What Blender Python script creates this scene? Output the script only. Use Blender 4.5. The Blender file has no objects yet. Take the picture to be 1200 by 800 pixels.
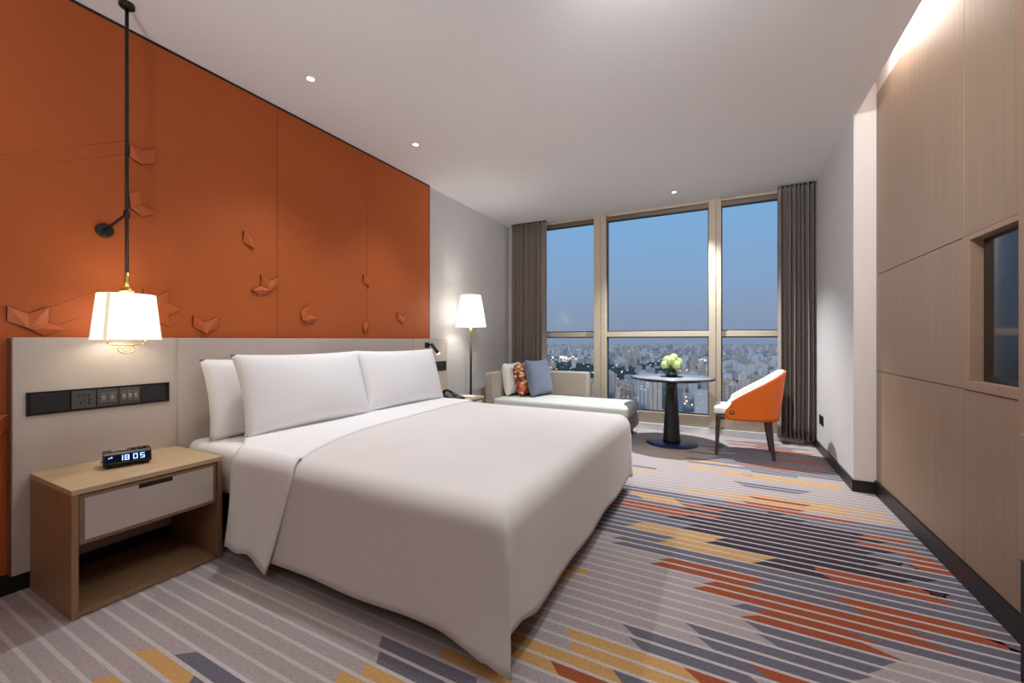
import bpy, bmesh, math, random
from mathutils import Vector, Matrix
random.seed(7)
SC = bpy.context.scene
COL = SC.collection
PI = math.pi

# ------------------------------------------------------------------ camera
F_PX, CX, CY, CAM_H = 482.0, 600.0, 398.0, 1.127
YAW = math.atan2(250, 482)
S_, C_ = math.sin(YAW), math.cos(YAW)
cam_d = bpy.data.cameras.new('camera'); cam = bpy.data.objects.new('camera', cam_d); COL.objects.link(cam)
cam_d.sensor_width = 36; cam_d.lens = F_PX / 1200 * 36
cam_d.shift_y = -(400 - CY) / 1200
cam_d.clip_start = 0.02; cam_d.clip_end = 60000
cam.location = (0, 0, CAM_H); cam.rotation_euler = (PI / 2, 0, YAW)
SC.camera = cam

def ray(x, y):
    u = (x - CX) / F_PX; v = (CY - y) / F_PX
    return (u * C_ - S_, u * S_ + C_, v)
def atz(x, y, z):
    r = ray(x, y); k = (z - CAM_H) / r[2]; return (r[0] * k, r[1] * k, z)
def atx(x, y, X):
    r = ray(x, y); k = X / r[0]; return (X, r[1] * k, CAM_H + r[2] * k)

# ------------------------------------------------------------------ materials
def lin(c):
    return tuple(((v / 255) / 12.92 if v / 255 <= 0.04045 else ((v / 255 + 0.055) / 1.055) ** 2.4) for v in c)
def new_mat(name):
    m = bpy.data.materials.new(name); m.use_nodes = True
    return m, m.node_tree.nodes, m.node_tree.links
def pm(name, rgb, rough=0.6, metal=0.0, spec=0.5, noise=None, bump=None, emit=None, sheen=0, coat=0, vary=0.0, wood=None):
    """procedural principled material; rgb in sRGB 0-255"""
    m, n, l = new_mat(name)
    b = n['Principled BSDF']
    base = lin(rgb)
    b.inputs['Base Color'].default_value = (*base, 1)
    b.inputs['Roughness'].default_value = rough
    b.inputs['Metallic'].default_value = metal
    b.inputs['Specular IOR Level'].default_value = spec
    if sheen: b.inputs['Sheen Weight'].default_value = sheen
    if coat: b.inputs['Coat Weight'].default_value = coat; b.inputs['Coat Roughness'].default_value = 0.1
    if emit:
        b.inputs['Emission Color'].default_value = (*lin(emit[0]), 1); b.inputs['Emission Strength'].default_value = emit[1]
    tc = n.new('ShaderNodeTexCoord')
    if noise or vary or wood:
        mp = n.new('ShaderNodeMapping'); l.new(tc.outputs['Object'], mp.inputs['Vector'])
        tx = n.new('ShaderNodeTexNoise')
        sc = noise or (3, 3, 3)
        if wood: sc = wood
        mp.inputs['Scale'].default_value = sc
        tx.inputs['Scale'].default_value = 1.0; tx.inputs['Detail'].default_value = 5
        l.new(mp.outputs['Vector'], tx.inputs['Vector'])
        v = vary or 0.12
        rp = n.new('ShaderNodeValToRGB')
        rp.color_ramp.elements[0].position = 0.3; rp.color_ramp.elements[1].position = 0.7
        rp.color_ramp.elements[0].color = (*[c * (1 - v) for c in base], 1)
        rp.color_ramp.elements[1].color = (*[min(1, c * (1 + v)) for c in base], 1)
        l.new(tx.outputs['Fac'], rp.inputs['Fac']); l.new(rp.outputs['Color'], b.inputs['Base Color'])
    if bump:
        scale, strength, dist = bump
        mp2 = n.new('ShaderNodeMapping'); l.new(tc.outputs['Object'], mp2.inputs['Vector'])
        mp2.inputs['Scale'].default_value = scale if isinstance(scale, tuple) else (scale,) * 3
        t2 = n.new('ShaderNodeTexNoise'); t2.inputs['Scale'].default_value = 1; t2.inputs['Detail'].default_value = 3
        bp = n.new('ShaderNodeBump'); bp.inputs['Strength'].default_value = strength; bp.inputs['Distance'].default_value = dist
        l.new(mp2.outputs['Vector'], t2.inputs['Vector']); l.new(t2.outputs['Fac'], bp.inputs['Height']); l.new(bp.outputs['Normal'], b.inputs['Normal'])
    return m

M = {}
M['ceiling'] = pm('ceiling_paint', (232, 230, 231), 0.9, spec=0.1, noise=(2, 2, 2), vary=0.01)
M['white_wall'] = pm('white_wall_paint', (214, 205, 200), 0.8, spec=0.2, noise=(2, 2, 2), vary=0.01)
M['wallpaper'] = pm('grey_wallpaper', (200, 196, 194), 0.75, spec=0.25, noise=(6, 6, 140), vary=0.05, bump=((20, 20, 240), 0.12, 0.002))
M['orange'] = pm('orange_leather_panel', (180, 90, 42), 0.58, spec=0.3, noise=(1.4, 1.4, 1.4), vary=0.05, bump=(160, 0.06, 0.001))
M['orange_relief'] = pm('orange_relief', (188, 94, 43), 0.4, spec=0.4, noise=(3, 3, 3), vary=0.03)
M['black_trim'] = pm('black_trim', (24, 20, 18), 0.4, noise=(9, 9, 9), vary=0.1)
M['headboard'] = pm('beige_leather', (190, 178, 168), 0.5, spec=0.35, noise=(3, 3, 3), vary=0.03, bump=(220, 0.07, 0.001))
M['headboard_edge'] = pm('bronze_edge', (128, 92, 70), 0.4, metal=0.3, noise=(4, 4, 4), vary=0.05)
M['oak'] = pm('light_oak', (186, 160, 124), 0.45, wood=(60, 4, 60), vary=0.12)
M['oak_shaded'] = pm('oak_shaded_side', (144, 110, 80), 0.45, wood=(50, 50, 3), vary=0.12)  # same oak, darkened and reddened to paint in shade and orange bounce
M['bronze'] = pm('bronze_drawer_edge', (140, 112, 88), 0.4, metal=0.2, noise=(5, 5, 5), vary=0.05)
M['wood_panel'] = pm('brown_veneer', (150, 126, 106), 0.5, spec=0.35, wood=(3, 70, 1.2), vary=0.10)
M['wood_frame'] = pm('brown_veneer_frame', (158, 128, 106), 0.5, spec=0.35, wood=(3, 40, 3), vary=0.08)
M['black'] = pm('matte_black', (18, 17, 17), 0.45, noise=(8, 8, 8), vary=0.1)
M['black_gloss'] = pm('black_gloss', (10, 11, 16), 0.08, spec=0.6, noise=(3, 3, 3), vary=0.05)
M['black_plastic'] = pm('black_plastic', (22, 22, 25), 0.35, noise=(6, 6, 6), vary=0.1)
M['grey_plate'] = pm('dark_grey_plate', (88, 84, 82), 0.4, metal=0.4, noise=(6, 6, 6), vary=0.05)
M['blank_plate'] = pm('black_blank_plate', (40, 40, 43), 0.4, metal=0.2, noise=(6, 6, 200), vary=0.15)
M['button'] = pm('switch_button', (104, 100, 98), 0.4, metal=0.3, noise=(6, 6, 6), vary=0.05)
M['icon'] = pm('pale_icon', (210, 210, 210), 0.5, noise=(6, 6, 6), vary=0.02)
M['brass'] = pm('brass', (205, 182, 116), 0.35, metal=1.0, noise=(6, 6, 6), vary=0.05)
M['linen'] = pm('white_linen', (232, 229, 229), 0.85, spec=0.2, sheen=0.15, noise=(4, 4, 4), vary=0.01, bump=((7, 7, 7), 0.10, 0.02))
M['duvet'] = pm('white_duvet_cotton', (214, 208, 205), 0.85, spec=0.2, sheen=0.15, noise=(4, 4, 4), vary=0.01, bump=((4, 4, 4), 0.10, 0.02))
M['bed_base'] = pm('dark_bed_base', (30, 22, 20), 0.7, noise=(30, 30, 30), vary=0.2)
M['carpet_base'] = pm('carpet_mauve_grey', (160, 148, 147), 0.95, spec=0.05, noise=(90, 90, 90), vary=0.14, bump=(350, 0.5, 0.004))
M['carpet_line'] = pm('carpet_pale_line', (184, 175, 173), 0.95, spec=0.05, noise=(90, 90, 90), vary=0.10, bump=(350, 0.5, 0.004))
M['carpet_gold'] = pm('carpet_gold', (188, 146, 94), 0.95, spec=0.05, noise=(90, 90, 90), vary=0.14, bump=(350, 0.5, 0.004))
M['carpet_slate'] = pm('carpet_slate', (104, 99, 109), 0.95, spec=0.05, noise=(90, 90, 90), vary=0.16, bump=(350, 0.5, 0.004))
M['carpet_rust'] = pm('carpet_rust', (148, 78, 54), 0.95, spec=0.05, noise=(90, 90, 90), vary=0.16, bump=(350, 0.5, 0.004))
M['carpet_plum'] = pm('carpet_plum', (64, 54, 62), 0.95, spec=0.05, noise=(90, 90, 90), vary=0.16, bump=(350, 0.5, 0.004))
M['window_metal'] = pm('champagne_window_metal', (178, 164, 144), 0.55, metal=0.2, noise=(3, 3, 60), vary=0.05)
M['window_head'] = pm('shaded_bronze_head', (112, 98, 88), 0.4, metal=0.3, noise=(3, 3, 60), vary=0.05)  # dark tone painted in for the shaded underside of the window head
M['window_dark'] = pm('dark_gasket', (40, 36, 42), 0.5, noise=(6, 6, 6), vary=0.1)
M['white_sill'] = pm('white_stone_sill', (214, 214, 216), 0.3, noise=(5, 5, 5), vary=0.03)
M['curtain'] = pm('taupe_curtain', (132, 117, 109), 0.85, spec=0.15, sheen=0.2, noise=(60, 60, 4), vary=0.06)
M['sofa'] = pm('taupe_sofa_fabric', (154, 143, 131), 0.85, spec=0.15, noise=(70, 70, 70), vary=0.08)
M['sofa_seat'] = pm('pale_seat_fabric', (188, 190, 184), 0.85, spec=0.15, noise=(60, 60, 60), vary=0.05)
M['cush_white'] = pm('off_white_cushion', (204, 202, 194), 0.9, sheen=0.2, noise=(40, 40, 40), vary=0.05)
M['cush_blue'] = pm('slate_blue_cushion', (98, 104, 124), 0.9, sheen=0.2, noise=(60, 60, 60), vary=0.10)
M['white_leather'] = pm('white_leather', (226, 222, 218), 0.45, noise=(4, 4, 4), vary=0.02)
M['orange_leather'] = pm('bright_orange_leather', (216, 100, 22), 0.5, spec=0.35, noise=(3, 3, 3), vary=0.03, bump=(260, 0.04, 0.001))
M['walnut'] = pm('dark_walnut', (58, 44, 40), 0.4, wood=(40, 40, 3), vary=0.2)
M['table_black'] = pm('black_table_metal', (22, 21, 22), 0.38, spec=0.5, noise=(5, 5, 5), vary=0.1)
M['table_blue'] = pm('navy_table_base', (30, 32, 62), 0.3, spec=0.5, noise=(5, 5, 5), vary=0.1)
M['table_top'] = pm('glass_top_sky_reflection', (150, 152, 160), 0.12, spec=0.8, noise=(4, 4, 4), vary=0.04)  # pale grey stands in for sky reflected in the dark glass
M['flower'] = pm('green_hydrangea', (212, 226, 158), 0.7, noise=(60, 60, 60), vary=0.25)
M['flower_leaf'] = pm('dark_leaf', (60, 84, 40), 0.6, noise=(30, 30, 30), vary=0.2)
M['vase'] = pm('dark_green_vase', (40, 62, 40), 0.12, spec=0.7, noise=(6, 6, 6), vary=0.1)
M['paper'] = pm('paper_white', (228, 228, 228), 0.7, noise=(5, 5, 5), vary=0.02)
M['phone'] = pm('phone_dark', (38, 42, 50), 0.35, noise=(5, 5, 5), vary=0.05)
M['shade'] = pm('lit_lamp_shade', (244, 240, 228), 0.9, noise=(8, 8, 8), vary=0.01, emit=((255, 248, 236), .80))
def sheer(m, k):
    n, l = m.node_tree.nodes, m.node_tree.links; b = n['Principled BSDF']; o = n['Material Output']
    tr = n.new('ShaderNodeBsdfTransparent'); mx = n.new('ShaderNodeMixShader'); mx.inputs[0].default_value = k
    l.new(b.outputs[0], mx.inputs[1]); l.new(tr.outputs[0], mx.inputs[2]); l.new(mx.outputs[0], o.inputs['Surface'])
sheer(M['shade'], .42)
M['shade_seam'] = pm('lamp_shade_seam', (200, 186, 150), 0.9, noise=(8, 8, 8), vary=0.02, emit=((255, 240, 205), 0.55))
M['lens_on'] = pm('lit_downlight_lens', (255, 250, 240), 0.5, noise=(8, 8, 8), vary=0.01, emit=((255, 248, 238), 9.0))
M['bulb'] = pm('frosted_bulb', (255, 250, 240), 0.5, noise=(8, 8, 8), vary=0.01, emit=((255, 248, 238), 1.6))
M['led'] = pm('led_strip', (255, 246, 236), 0.5, noise=(8, 8, 8), vary=0.01, emit=((255, 240, 228), 1.6))
M['digit'] = pm('clock_digit', (150, 190, 255), 0.5, noise=(8, 8, 8), vary=0.01, emit=((150, 190, 255), 2.2))
M['clock_screen'] = pm('clock_screen', (14, 20, 52), 0.12, noise=(8, 8, 8), vary=0.05)
M['silver'] = pm('silver_ring', (200, 200, 200), 0.3, metal=0.9, noise=(6, 6, 6), vary=0.03)

# woven cushion with a small diamond check
def patterned():
    m, n, l = new_mat('patterned_cushion')
    b = n['Principled BSDF']; b.inputs['Roughness'].default_value = 0.9
    tc = n.new('ShaderNodeTexCoord'); mp = n.new('ShaderNodeMapping'); mp.inputs['Scale'].default_value = (26, 22, 46)
    mp.inputs['Rotation'].default_value = (0.5, 0, 0)
    v = n.new('ShaderNodeTexVoronoi'); v.distance = 'MANHATTAN'; v.inputs['Scale'].default_value = 1.0; v.inputs['Randomness'].default_value = 0.35
    r = n.new('ShaderNodeValToRGB'); r.color_ramp.interpolation = 'CONSTANT'
    cols = [(0, (86, 44, 36)), (0.25, (168, 78, 44)), (0.5, (214, 190, 160)), (0.68, (120, 60, 48)), (0.85, (196, 120, 70))]
    e = r.color_ramp.elements
    e[0].position, e[0].color = 0, (*lin(cols[0][1]), 1)
    e[1].position, e[1].color = cols[1][0], (*lin(cols[1][1]), 1)
    for p, c in cols[2:]:
        q = e.new(p); q.color = (*lin(c), 1)
    sp = n.new('ShaderNodeSeparateColor')
    l.new(tc.outputs['Object'], mp.inputs['Vector']); l.new(mp.outputs['Vector'], v.inputs['Vector'])
    l.new(v.outputs['Color'], sp.inputs['Color']); l.new(sp.outputs[0], r.inputs['Fac']); l.new(r.outputs['Color'], b.inputs['Base Color'])
    return m
M['cush_pattern'] = patterned()

def glass_mat():
    m, n, l = new_mat('window_glass')
    n.remove(n['Principled BSDF'])
    tr = n.new('ShaderNodeBsdfTransparent'); tr.inputs['Color'].default_value = (0.95, 0.97, 0.98, 1)
    gl = n.new('ShaderNodeBsdfGlossy'); gl.inputs['Roughness'].default_value = 0.0
    fr = n.new('ShaderNodeFresnel'); fr.inputs['IOR'].default_value = 1.16
    mx = n.new('ShaderNodeMixShader')
    l.new(fr.outputs[0], mx.inputs[0]); l.new(tr.outputs[0], mx.inputs[1]); l.new(gl.outputs[0], mx.inputs[2])
    l.new(mx.outputs[0], n['Material Output'].inputs['Surface'])
    return m
M['glass'] = glass_mat()

# ------------------------------------------------------------------ mesh builder
ORIG = {}
def add_bm(dst, src, mi=0):
    mp = [dst.verts.new(v.co) for v in src.verts]
    src.verts.index_update()
    for f in src.faces:
        try:
            nf = dst.faces.new([mp[v.index] for v in f.verts]); nf.material_index = mi; nf.smooth = f.smooth
        except ValueError:
            pass
class MB:
    def __init__(self): self.bm = bmesh.new()
    def _take(self, b, T=None, smooth=False, mi=0):
        if T is not None: bmesh.ops.transform(b, matrix=T, verts=b.verts)
        for f in b.faces: f.smooth = smooth
        add_bm(self.bm, b, mi); b.free(); return self
    def box(self, x0, x1, y0, y1, z0, z1, bev=0.0, seg=2, T=None, mi=0):
        b = bmesh.new(); bmesh.ops.create_cube(b, size=1)
        for v in b.verts:
            v.co = Vector(((x0 + x1) / 2 + v.co.x * (x1 - x0), (y0 + y1) / 2 + v.co.y * (y1 - y0), (z0 + z1) / 2 + v.co.z * (z1 - z0)))
        if bev: bmesh.ops.bevel(b, geom=b.edges[:], offset=bev, segments=seg, profile=0.5, affect='EDGES')
        return self._take(b, T, smooth=bev > 0.012, mi=mi)
    def tube(self, p0, p1, r0, r1=None, seg=16, smooth=True, mi=0):
        r1 = r0 if r1 is None else r1
        p0, p1 = Vector(p0), Vector(p1); d = p1 - p0
        b = bmesh.new(); bmesh.ops.create_cone(b, cap_ends=True, segments=seg, radius1=r0, radius2=r1, depth=d.length)
        T = Matrix.Translation((p0 + p1) / 2) @ d.to_track_quat('Z', 'Y').to_matrix().to_4x4()
        bmesh.ops.transform(b, matrix=T, verts=b.verts)
        for f in b.faces: f.smooth = smooth and len(f.verts) == 4
        add_bm(self.bm, b, mi); b.free(); return self
    def lathe(self, prof, c=(0, 0, 0), seg=32, T=None, smooth=True, mi=0):
        b = bmesh.new(); rings = []
        for r, z in prof:
            if r < 1e-6: rings.append([b.verts.new((0, 0, z))])
            else: rings.append([b.verts.new((r * math.cos(2 * PI * i / seg), r * math.sin(2 * PI * i / seg), z)) for i in range(seg)])
        for a, d in zip(rings, rings[1:]):
            for i in range(seg):
                j = (i + 1) % seg
                if len(a) == 1 and len(d) == 1: continue
                if len(a) == 1: b.faces.new([a[0], d[i], d[j]])
                elif len(d) == 1: b.faces.new([a[i], a[j], d[0]])
                else: b.faces.new([a[i], a[j], d[j], d[i]])
        bmesh.ops.recalc_face_normals(b, faces=b.faces)
        T0 = Matrix.Translation(c)
        return self._take(b, (T @ T0) if T is not None else T0, smooth, mi)
    def path(self, pts, r, seg=8, mi=0):
        pts = [Vector(p) for p in pts]
        for a, b in zip(pts, pts[1:]): self.tube(a, b, r, seg=seg, mi=mi)
        for p in pts[1:-1]:
            b = bmesh.new(); bmesh.ops.create_uvsphere(b, u_segments=8, v_segments=6, radius=r * 1.01, matrix=Matrix.Translation(p))
            self._take(b, None, True, mi)
        return self
    def sphere(self, c, r, sc=(1, 1, 1), seg=16, mi=0):
        b = bmesh.new(); bmesh.ops.create_uvsphere(b, u_segments=seg, v_segments=max(6, seg // 2), radius=r)
        return self._take(b, Matrix.Translation(c) @ Matrix.Diagonal((*sc, 1)), True, mi)
    def poly(self, verts, faces, smooth=False, mi=0, T=None):
        b = bmesh.new(); vs = [b.verts.new(v) for v in verts]
        for f in faces:
            try: b.faces.new([vs[i] for i in f])
            except ValueError: pass
        bmesh.ops.recalc_face_normals(b, faces=b.faces)
        return self._take(b, T, smooth, mi)
    def prism(self, pts, axis, a0, a1, T=None, mi=0, bev=0.0, smooth=False):
        """extrude a closed polygon of 2-D points along axis x, y or z"""
        def P(p, a): return {'x': (a, p[0], p[1]), 'y': (p[0], a, p[1]), 'z': (p[0], p[1], a)}[axis]
        b = bmesh.new(); A = [b.verts.new(P(p, a0)) for p in pts]; B = [b.verts.new(P(p, a1)) for p in pts]; k = len(pts)
        b.faces.new(A); b.faces.new(B)
        for i in range(k): b.faces.new([A[i], A[(i + 1) % k], B[(i + 1) % k], B[i]])
        bmesh.ops.recalc_face_normals(b, faces=b.faces)
        if bev: bmesh.ops.bevel(b, geom=b.edges[:], offset=bev, segments=2, profile=0.5, affect='EDGES')
        return self._take(b, T, smooth, mi)
    def build(self, name, mat, parent=None, local=False, doubles=False, loc=None):
        bm = self.bm
        if doubles: bmesh.ops.remove_doubles(bm, verts=bm.verts, dist=1e-4)
        me = bpy.data.meshes.new(name)
        if parent is None:
            if loc is None:
                xs = [v.co.x for v in bm.verts]; ys = [v.co.y for v in bm.verts]; zs = [v.co.z for v in bm.verts]
                loc = Vector(((min(xs) + max(xs)) / 2, (min(ys) + max(ys)) / 2, min(zs)))
            o0 = Vector(loc)
        else: o0 = Vector((0, 0, 0)) if local else ORIG[parent.name]
        for v in bm.verts: v.co -= o0
        bm.to_mesh(me); bm.free()
        for mm in (mat if isinstance(mat, (list, tuple)) else [mat]): me.materials.append(mm)
        o = bpy.data.objects.new(name, me); COL.objects.link(o)
        if parent is None: o.location = o0; ORIG[o.name] = o0.copy()
        else: o.parent = parent; ORIG[o.name] = ORIG[parent.name]
        return o

def tag(o, label=None, cat=None, group=None, kind=None):
    if label: o['label'] = label
    if cat: o['category'] = cat
    if group: o['group'] = group
    if kind: o['kind'] = kind
    return o
def thing(name, label, cat, loc=(0, 0, 0), rz=0.0, group=None):
    o = bpy.data.objects.new(name, None); COL.objects.link(o); o.empty_display_size = 0.1
    o.location = loc; o.rotation_euler = (0, 0, rz); ORIG[o.name] = Vector(loc)
    return tag(o, label, cat, group)
def copy_tree(o, parent=None):
    c = o.copy(); COL.objects.link(c)
    if parent is not None: c.parent = parent
    ORIG[c.name] = ORIG[o.name]
    for ch in list(o.children): copy_tree(ch, c)
    return c
def struct(mb, name, mat, parent=None):
    o = mb.build(name, mat, parent)
    if parent is None: o['kind'] = 'structure'
    return o

# ------------------------------------------------------------------ room dimensions
XL, XR, XC = -2.85, 0.85, 0.98         # orange face, right wall, cabinet face
YW, YB = 5.50, -3.2                    # window line, wall behind the camera
H = 2.80
# ------------------------------------------------------------------ carpet (one floor mesh, a face per woven block)
P_, Y0_ = 0.0612, 1.660                # stripe pitch and a stripe's position
SEG = []                               # (band, x0, x1, colour, slant0, slant1)
def band_of(y): return math.floor((y - Y0_) / P_)
def sg(col, xl, yl, xr, yr, s0=0.06, s1=0.06, n=1):
    """block given by the photo points of its two ends (measured on the floor)"""
    a = atz(xl, yl, 0) if yl else None; b = atz(xr, yr, 0) if yr else None
    ya = a[1] if a else b[1]; yb = b[1] if b else a[1]
    k = band_of((ya + yb) / 2)
    x0 = a[0] if a else xl; x1 = b[0] if b else xr
    for i in range(n): SEG.append((k - i, x0, x1, col, s0, s1))
G_, SL, RU, PL = 'carpet_gold', 'carpet_slate', 'carpet_rust', 'carpet_plum'
W1 = 0.97
# dark plum field in the middle of the room
for k in range(band_of(2.40), band_of(3.22) + 1):
    y = Y0_ + (k + .5) * P_
    t = (y - 2.40) / 0.82
    x0 = -0.02 - 0.25 * max(0, min(1, (t - .15) / .3)) if t < .55 else -0.36 + 0.75 * max(0, t - .62)
    x1 = 0.60 + (0.2 if t < .3 else 0.12) - (0.35 if t > .8 else 0)
    SEG.append((k, -0.78, W1, SL, 0, 0))
    SEG.append((k, x0 + (0.05 if k % 2 else -0.05), x1 + (0.06 if k % 2 else -0.04), PL, 0.06, 0.06))
for k in range(band_of(2.0), band_of(2.40)):
    y = Y0_ + (k + .5) * P_
    SEG.append((k, -0.28 + max(0, 2.36 - y) * 0.9 if y < 2.34 else -0.55, W1, SL, 0.06, 0))
# near blocks, read band by band
sg(SL, 736, 737, 890, 786, -0.06, -0.06); sg(RU, 890, 786, 1000, 813, -.06, -.06)
sg(SL, 744, 753, 890, 800, -0.06, -0.06)
sg(G_, 665, 740, 811, 789, -.03, -.06); sg(G_, 669, 755, 818, 806, -.03, -.06)
sg(RU, 811, 789, 880, 812, -.06, -.06); sg(SL, 818, 806, 900, 830, -.06, -.06)
sg(G_, 560, 722, 725, 789, 0, -.05); sg(SL, 725, 789, 860, 830, -.05, -.05)
sg(G_, 560, 738, 647, 787, 0, -.05); sg(RU, 647, 787, 770, 830, -.05, -.05)
sg(G_, 522, 760, 600, 797, -.04, -.03)
sg(SL, 448, 749, 560, 800, -.03, -.03); sg(SL, 446, 767, 520, 806, -.03, -.03)
sg(G_, 427, 782, 500, 820, -.02, -.03); sg(G_, 398, 790, 470, 834, -.02, -.03)
sg(SL, 225, 761, 300, 806, .06, -.04); sg(SL, 208, 778, 280, 830, .06, -.04)
sg(G_, 153, 769, 212, 806, .05, -.04); sg(G_, 131, 788, 190, 830, .05, -.04)
sg(RU, 779, 655, 890, 681); sg(RU, 768, 659, 880, 687)
sg(RU, 831, 683, 1072, 742, .06, -.12); sg(RU, 819, 687, 1106, 763, .06, -.12)
sg(RU, 890, 716, 1013, 749, .07, -.12); sg(RU, 877, 722, 1037, 765, .07, -.12)
sg(SL, 882, 733, 1043, 778, -.07, .05); sg(SL, 899, 750, 1028, 789, -.07, .05)
sg(SL, 811, 736, 1012, 796, -.06, .06); sg(SL, 826, 752, 1010, 809, -.06, .06)
sg(RU, 955, 666, 1088, 693, .0, -.06); sg(RU, 971, 679, 1112, 708, -.05, -.06)
sg(RU, 984, 703, 1148, 741, -.05, -.12); sg(RU, 1006, 718, 1180, 757, -.05, -.12)
sg(RU, 1010, 627, 1068, 641); sg(RU, 1001, 630, 1075, 649)
sg(RU, 1062, 649, 1095, 657, 0, 0); sg(RU, 1063, 654, 1105, 664, 0, 0); sg(RU, 1068, 661, 1115, 673, -.05, 0)
sg(G_, 748, 612, 843, 631, .06, .06); sg(G_, 738, 616, 832, 635, .06, .06)
sg(G_, 786, 630, 902, 655, .06, .06); sg(G_, 776, 635, 888, 660, .06, .06)
sg(SL, 735, 632, 830, 653, .06, 0); sg(SL, 722, 636, 830, 659, .06, 0)
sg(RU, 757, 585, 846, 599, -.05, .05); sg(RU, 730, 587, 842, 604, -.05, .05); sg(RU, 725, 590, 804, 604, -.05, .05)
sg(G_, 735, 575, 793, 584, -.05, -.05); sg(G_, 752, 581, 800, 589, -.05, -.05)
sg(G_, 646, 670, 668, 676, 0, 0)
sg(G_, 650, 658, 690, 668, 0, 0)
# far blocks towards the window
sg(SL, 757, 569, 905, 598, -.05, 0); sg(SL, 762, 573, 900, 600, -.05, 0); sg(SL, 795, 583, 900, 602, -.05, 0)
sg(G_, 800, 572, 992, 606, -.05, 0); sg(G_, 850, 575, 992, 602, -.05, 0); sg(G_, 880, 577, 1040, 606, -.05, 0); sg(G_, 950, 596, 1050, 613, 0, .05)
sg(RU, 880, 583, 948, 593, -.05, .05); sg(RU, 872, 587, 940, 597, -.05, .05); sg(RU, 850, 588, 998, 609, 0, .05)
sg(SL, 862, 565, 948, 577, -.05, .05); sg(SL, 870, 570, 940, 580, -.05, .05)
sg(G_, 880, 559, 990, 571, -.05, .05); sg(G_, 836, 551, 872, 555, 0, -.05); sg(G_, 850, 556, 985, 572, 0, .05)
sg(G_, 808, 545, 832, 547, 0, 0, 2); sg(G_, 740, 549, 764, 553, 0, 0); sg(SL, 740, 544, 770, 548, 0, 0)
sg(RU, 920, 549, 976, 558, 0, 0); sg(SL, 880, 551, 935, 559, 0, 0)
for k in range(band_of(4.15), band_of(4.95)):
    random.seed(k * 3 + 1); xs = -0.1 + random.uniform(-.25, .25)
    SEG.append((k, xs, W1, SL, .05, .05))
    if k % 4 == 1: SEG.append((k, xs - .75, xs - .1, G_, .05, .05))
    if k % 5 in (2, 3): SEG.append((k, xs + .45, xs + .85, RU, .05, .05))
for k in range(band_of(4.95), band_of(5.3)):
    random.seed(k); xs = random.uniform(.0, .3)
    SEG.append((k, xs, xs + random.uniform(.3, .6), RU if k % 2 else SL, .05, .05))
random.seed(11)
names = ['carpet_base', 'carpet_line', G_, SL, RU, PL]
cb = MB()
FX0, FX1 = -3.0, 0.99
hl = 0.0068
k0, k1 = band_of(YB) - 1, band_of(5.46)
for k in range(k0, k1 + 1):
    ya = Y0_ + k * P_
    cb.poly([(FX0, ya - hl, 0), (FX1, ya - hl, 0), (FX1, ya + hl, 0), (FX0, ya + hl, 0)], [(0, 1, 2, 3)], mi=1)
    segs = [s for s in SEG if s[0] == k]
    if k < band_of(1.1) - 12 and not segs:   # bands nobody looks at keep the same rhythm
        random.seed(k * 5)
        x = random.uniform(-2.6, 0)
        segs = [(k, x, x + .8, random.choice([G_, SL, RU]), .05, .05)]
    # paint later blocks over earlier ones: cut the band at all ends
    cuts = sorted({FX0, FX1, *[max(FX0, min(FX1, v)) for s in segs for v in (s[1], s[2])]})
    def top(xm):
        c = 'carpet_base'
        for s in segs:
            if s[1] <= xm <= s[2]: c = s[3]
        return c
    def slant(x):
        if x in (FX0, FX1): return 0
        v = 0
        for s in segs:
            if abs(s[1] - x) < 1e-9: v = s[4]
            if abs(s[2] - x) < 1e-9: v = s[5]
        return v
    yb0, yb1 = ya + hl, ya + P_ - hl
    cuts = [c for i, c in enumerate(cuts) if i in (0, len(cuts) - 1) or top((cuts[i - 1] + c) / 2) != top((c + cuts[i + 1]) / 2)]
    for a, b in zip(cuts, cuts[1:]):
        if b - a < 1e-6: continue
        sa, sb = slant(a) / 2, slant(b) / 2
        if a + abs(sa) > b - abs(sb): sa = sb = 0
        cb.poly([(a - sa, yb0, 0), (b - sb, yb0, 0), (b + sb, yb1, 0), (a + sa, yb1, 0)], [(0, 1, 2, 3)], mi=names.index(top((a + b) / 2)))
fl = cb.build('floor', [M[q] for q in names], loc=(0, 0, 0)); fl['kind'] = 'structure'
for p in fl.data.polygons:
    if p.normal.z < 0: p.flip()
struct(MB().box(FX0, FX1 + .2, YB - .1, YW + .1, -0.25, -0.006), 'floor_slab', M['black_trim'])

# ------------------------------------------------------------------ shell
struct(MB().box(XL - .25, XR + .012, YB - .1, YW + .12, H, H + .1), 'ceiling', M['ceiling'])
cv = MB()                                                     # raised slot of the ceiling along the veneer wall
cv.box(XR - .002, XR + .012, YB, 3.9, H + .1, 3.12).box(XR, XC + .12, YB, 3.9, 3.12, 3.2)
struct(cv, 'ceiling_cove', M['ceiling'])
struct(MB().box(XC + .004, XC + .1, YB, 3.9, 2.925, 3.12), 'wall_right_upper', M['white_wall'])
struct(MB().box(XL - .25, XL - .022, 3.546, YW + .1, 0, H).box(XL - .25, XL - .035, YB, 3.546, 0, H), 'wall_left', M['wallpaper'])
struct(MB().box(XR, XR + .4, 3.9, YW + .1, 0, 3.2), 'wall_right', M['wallpaper'])
struct(MB().box(XR - .0015, XC + .0, 3.894, 3.9, 0.0, 3.12), 'wall_right_pier', M['white_wall'])
struct(MB().box(XC + .06, XC + .2, YB, 3.9, 0, 3.12), 'wall_right_core', M['black_trim'])
struct(MB().box(XL - .25, XC + .1, YB - .2, YB + .002, 0, 3.2), 'wall_back', M['wood_panel'])
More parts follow.
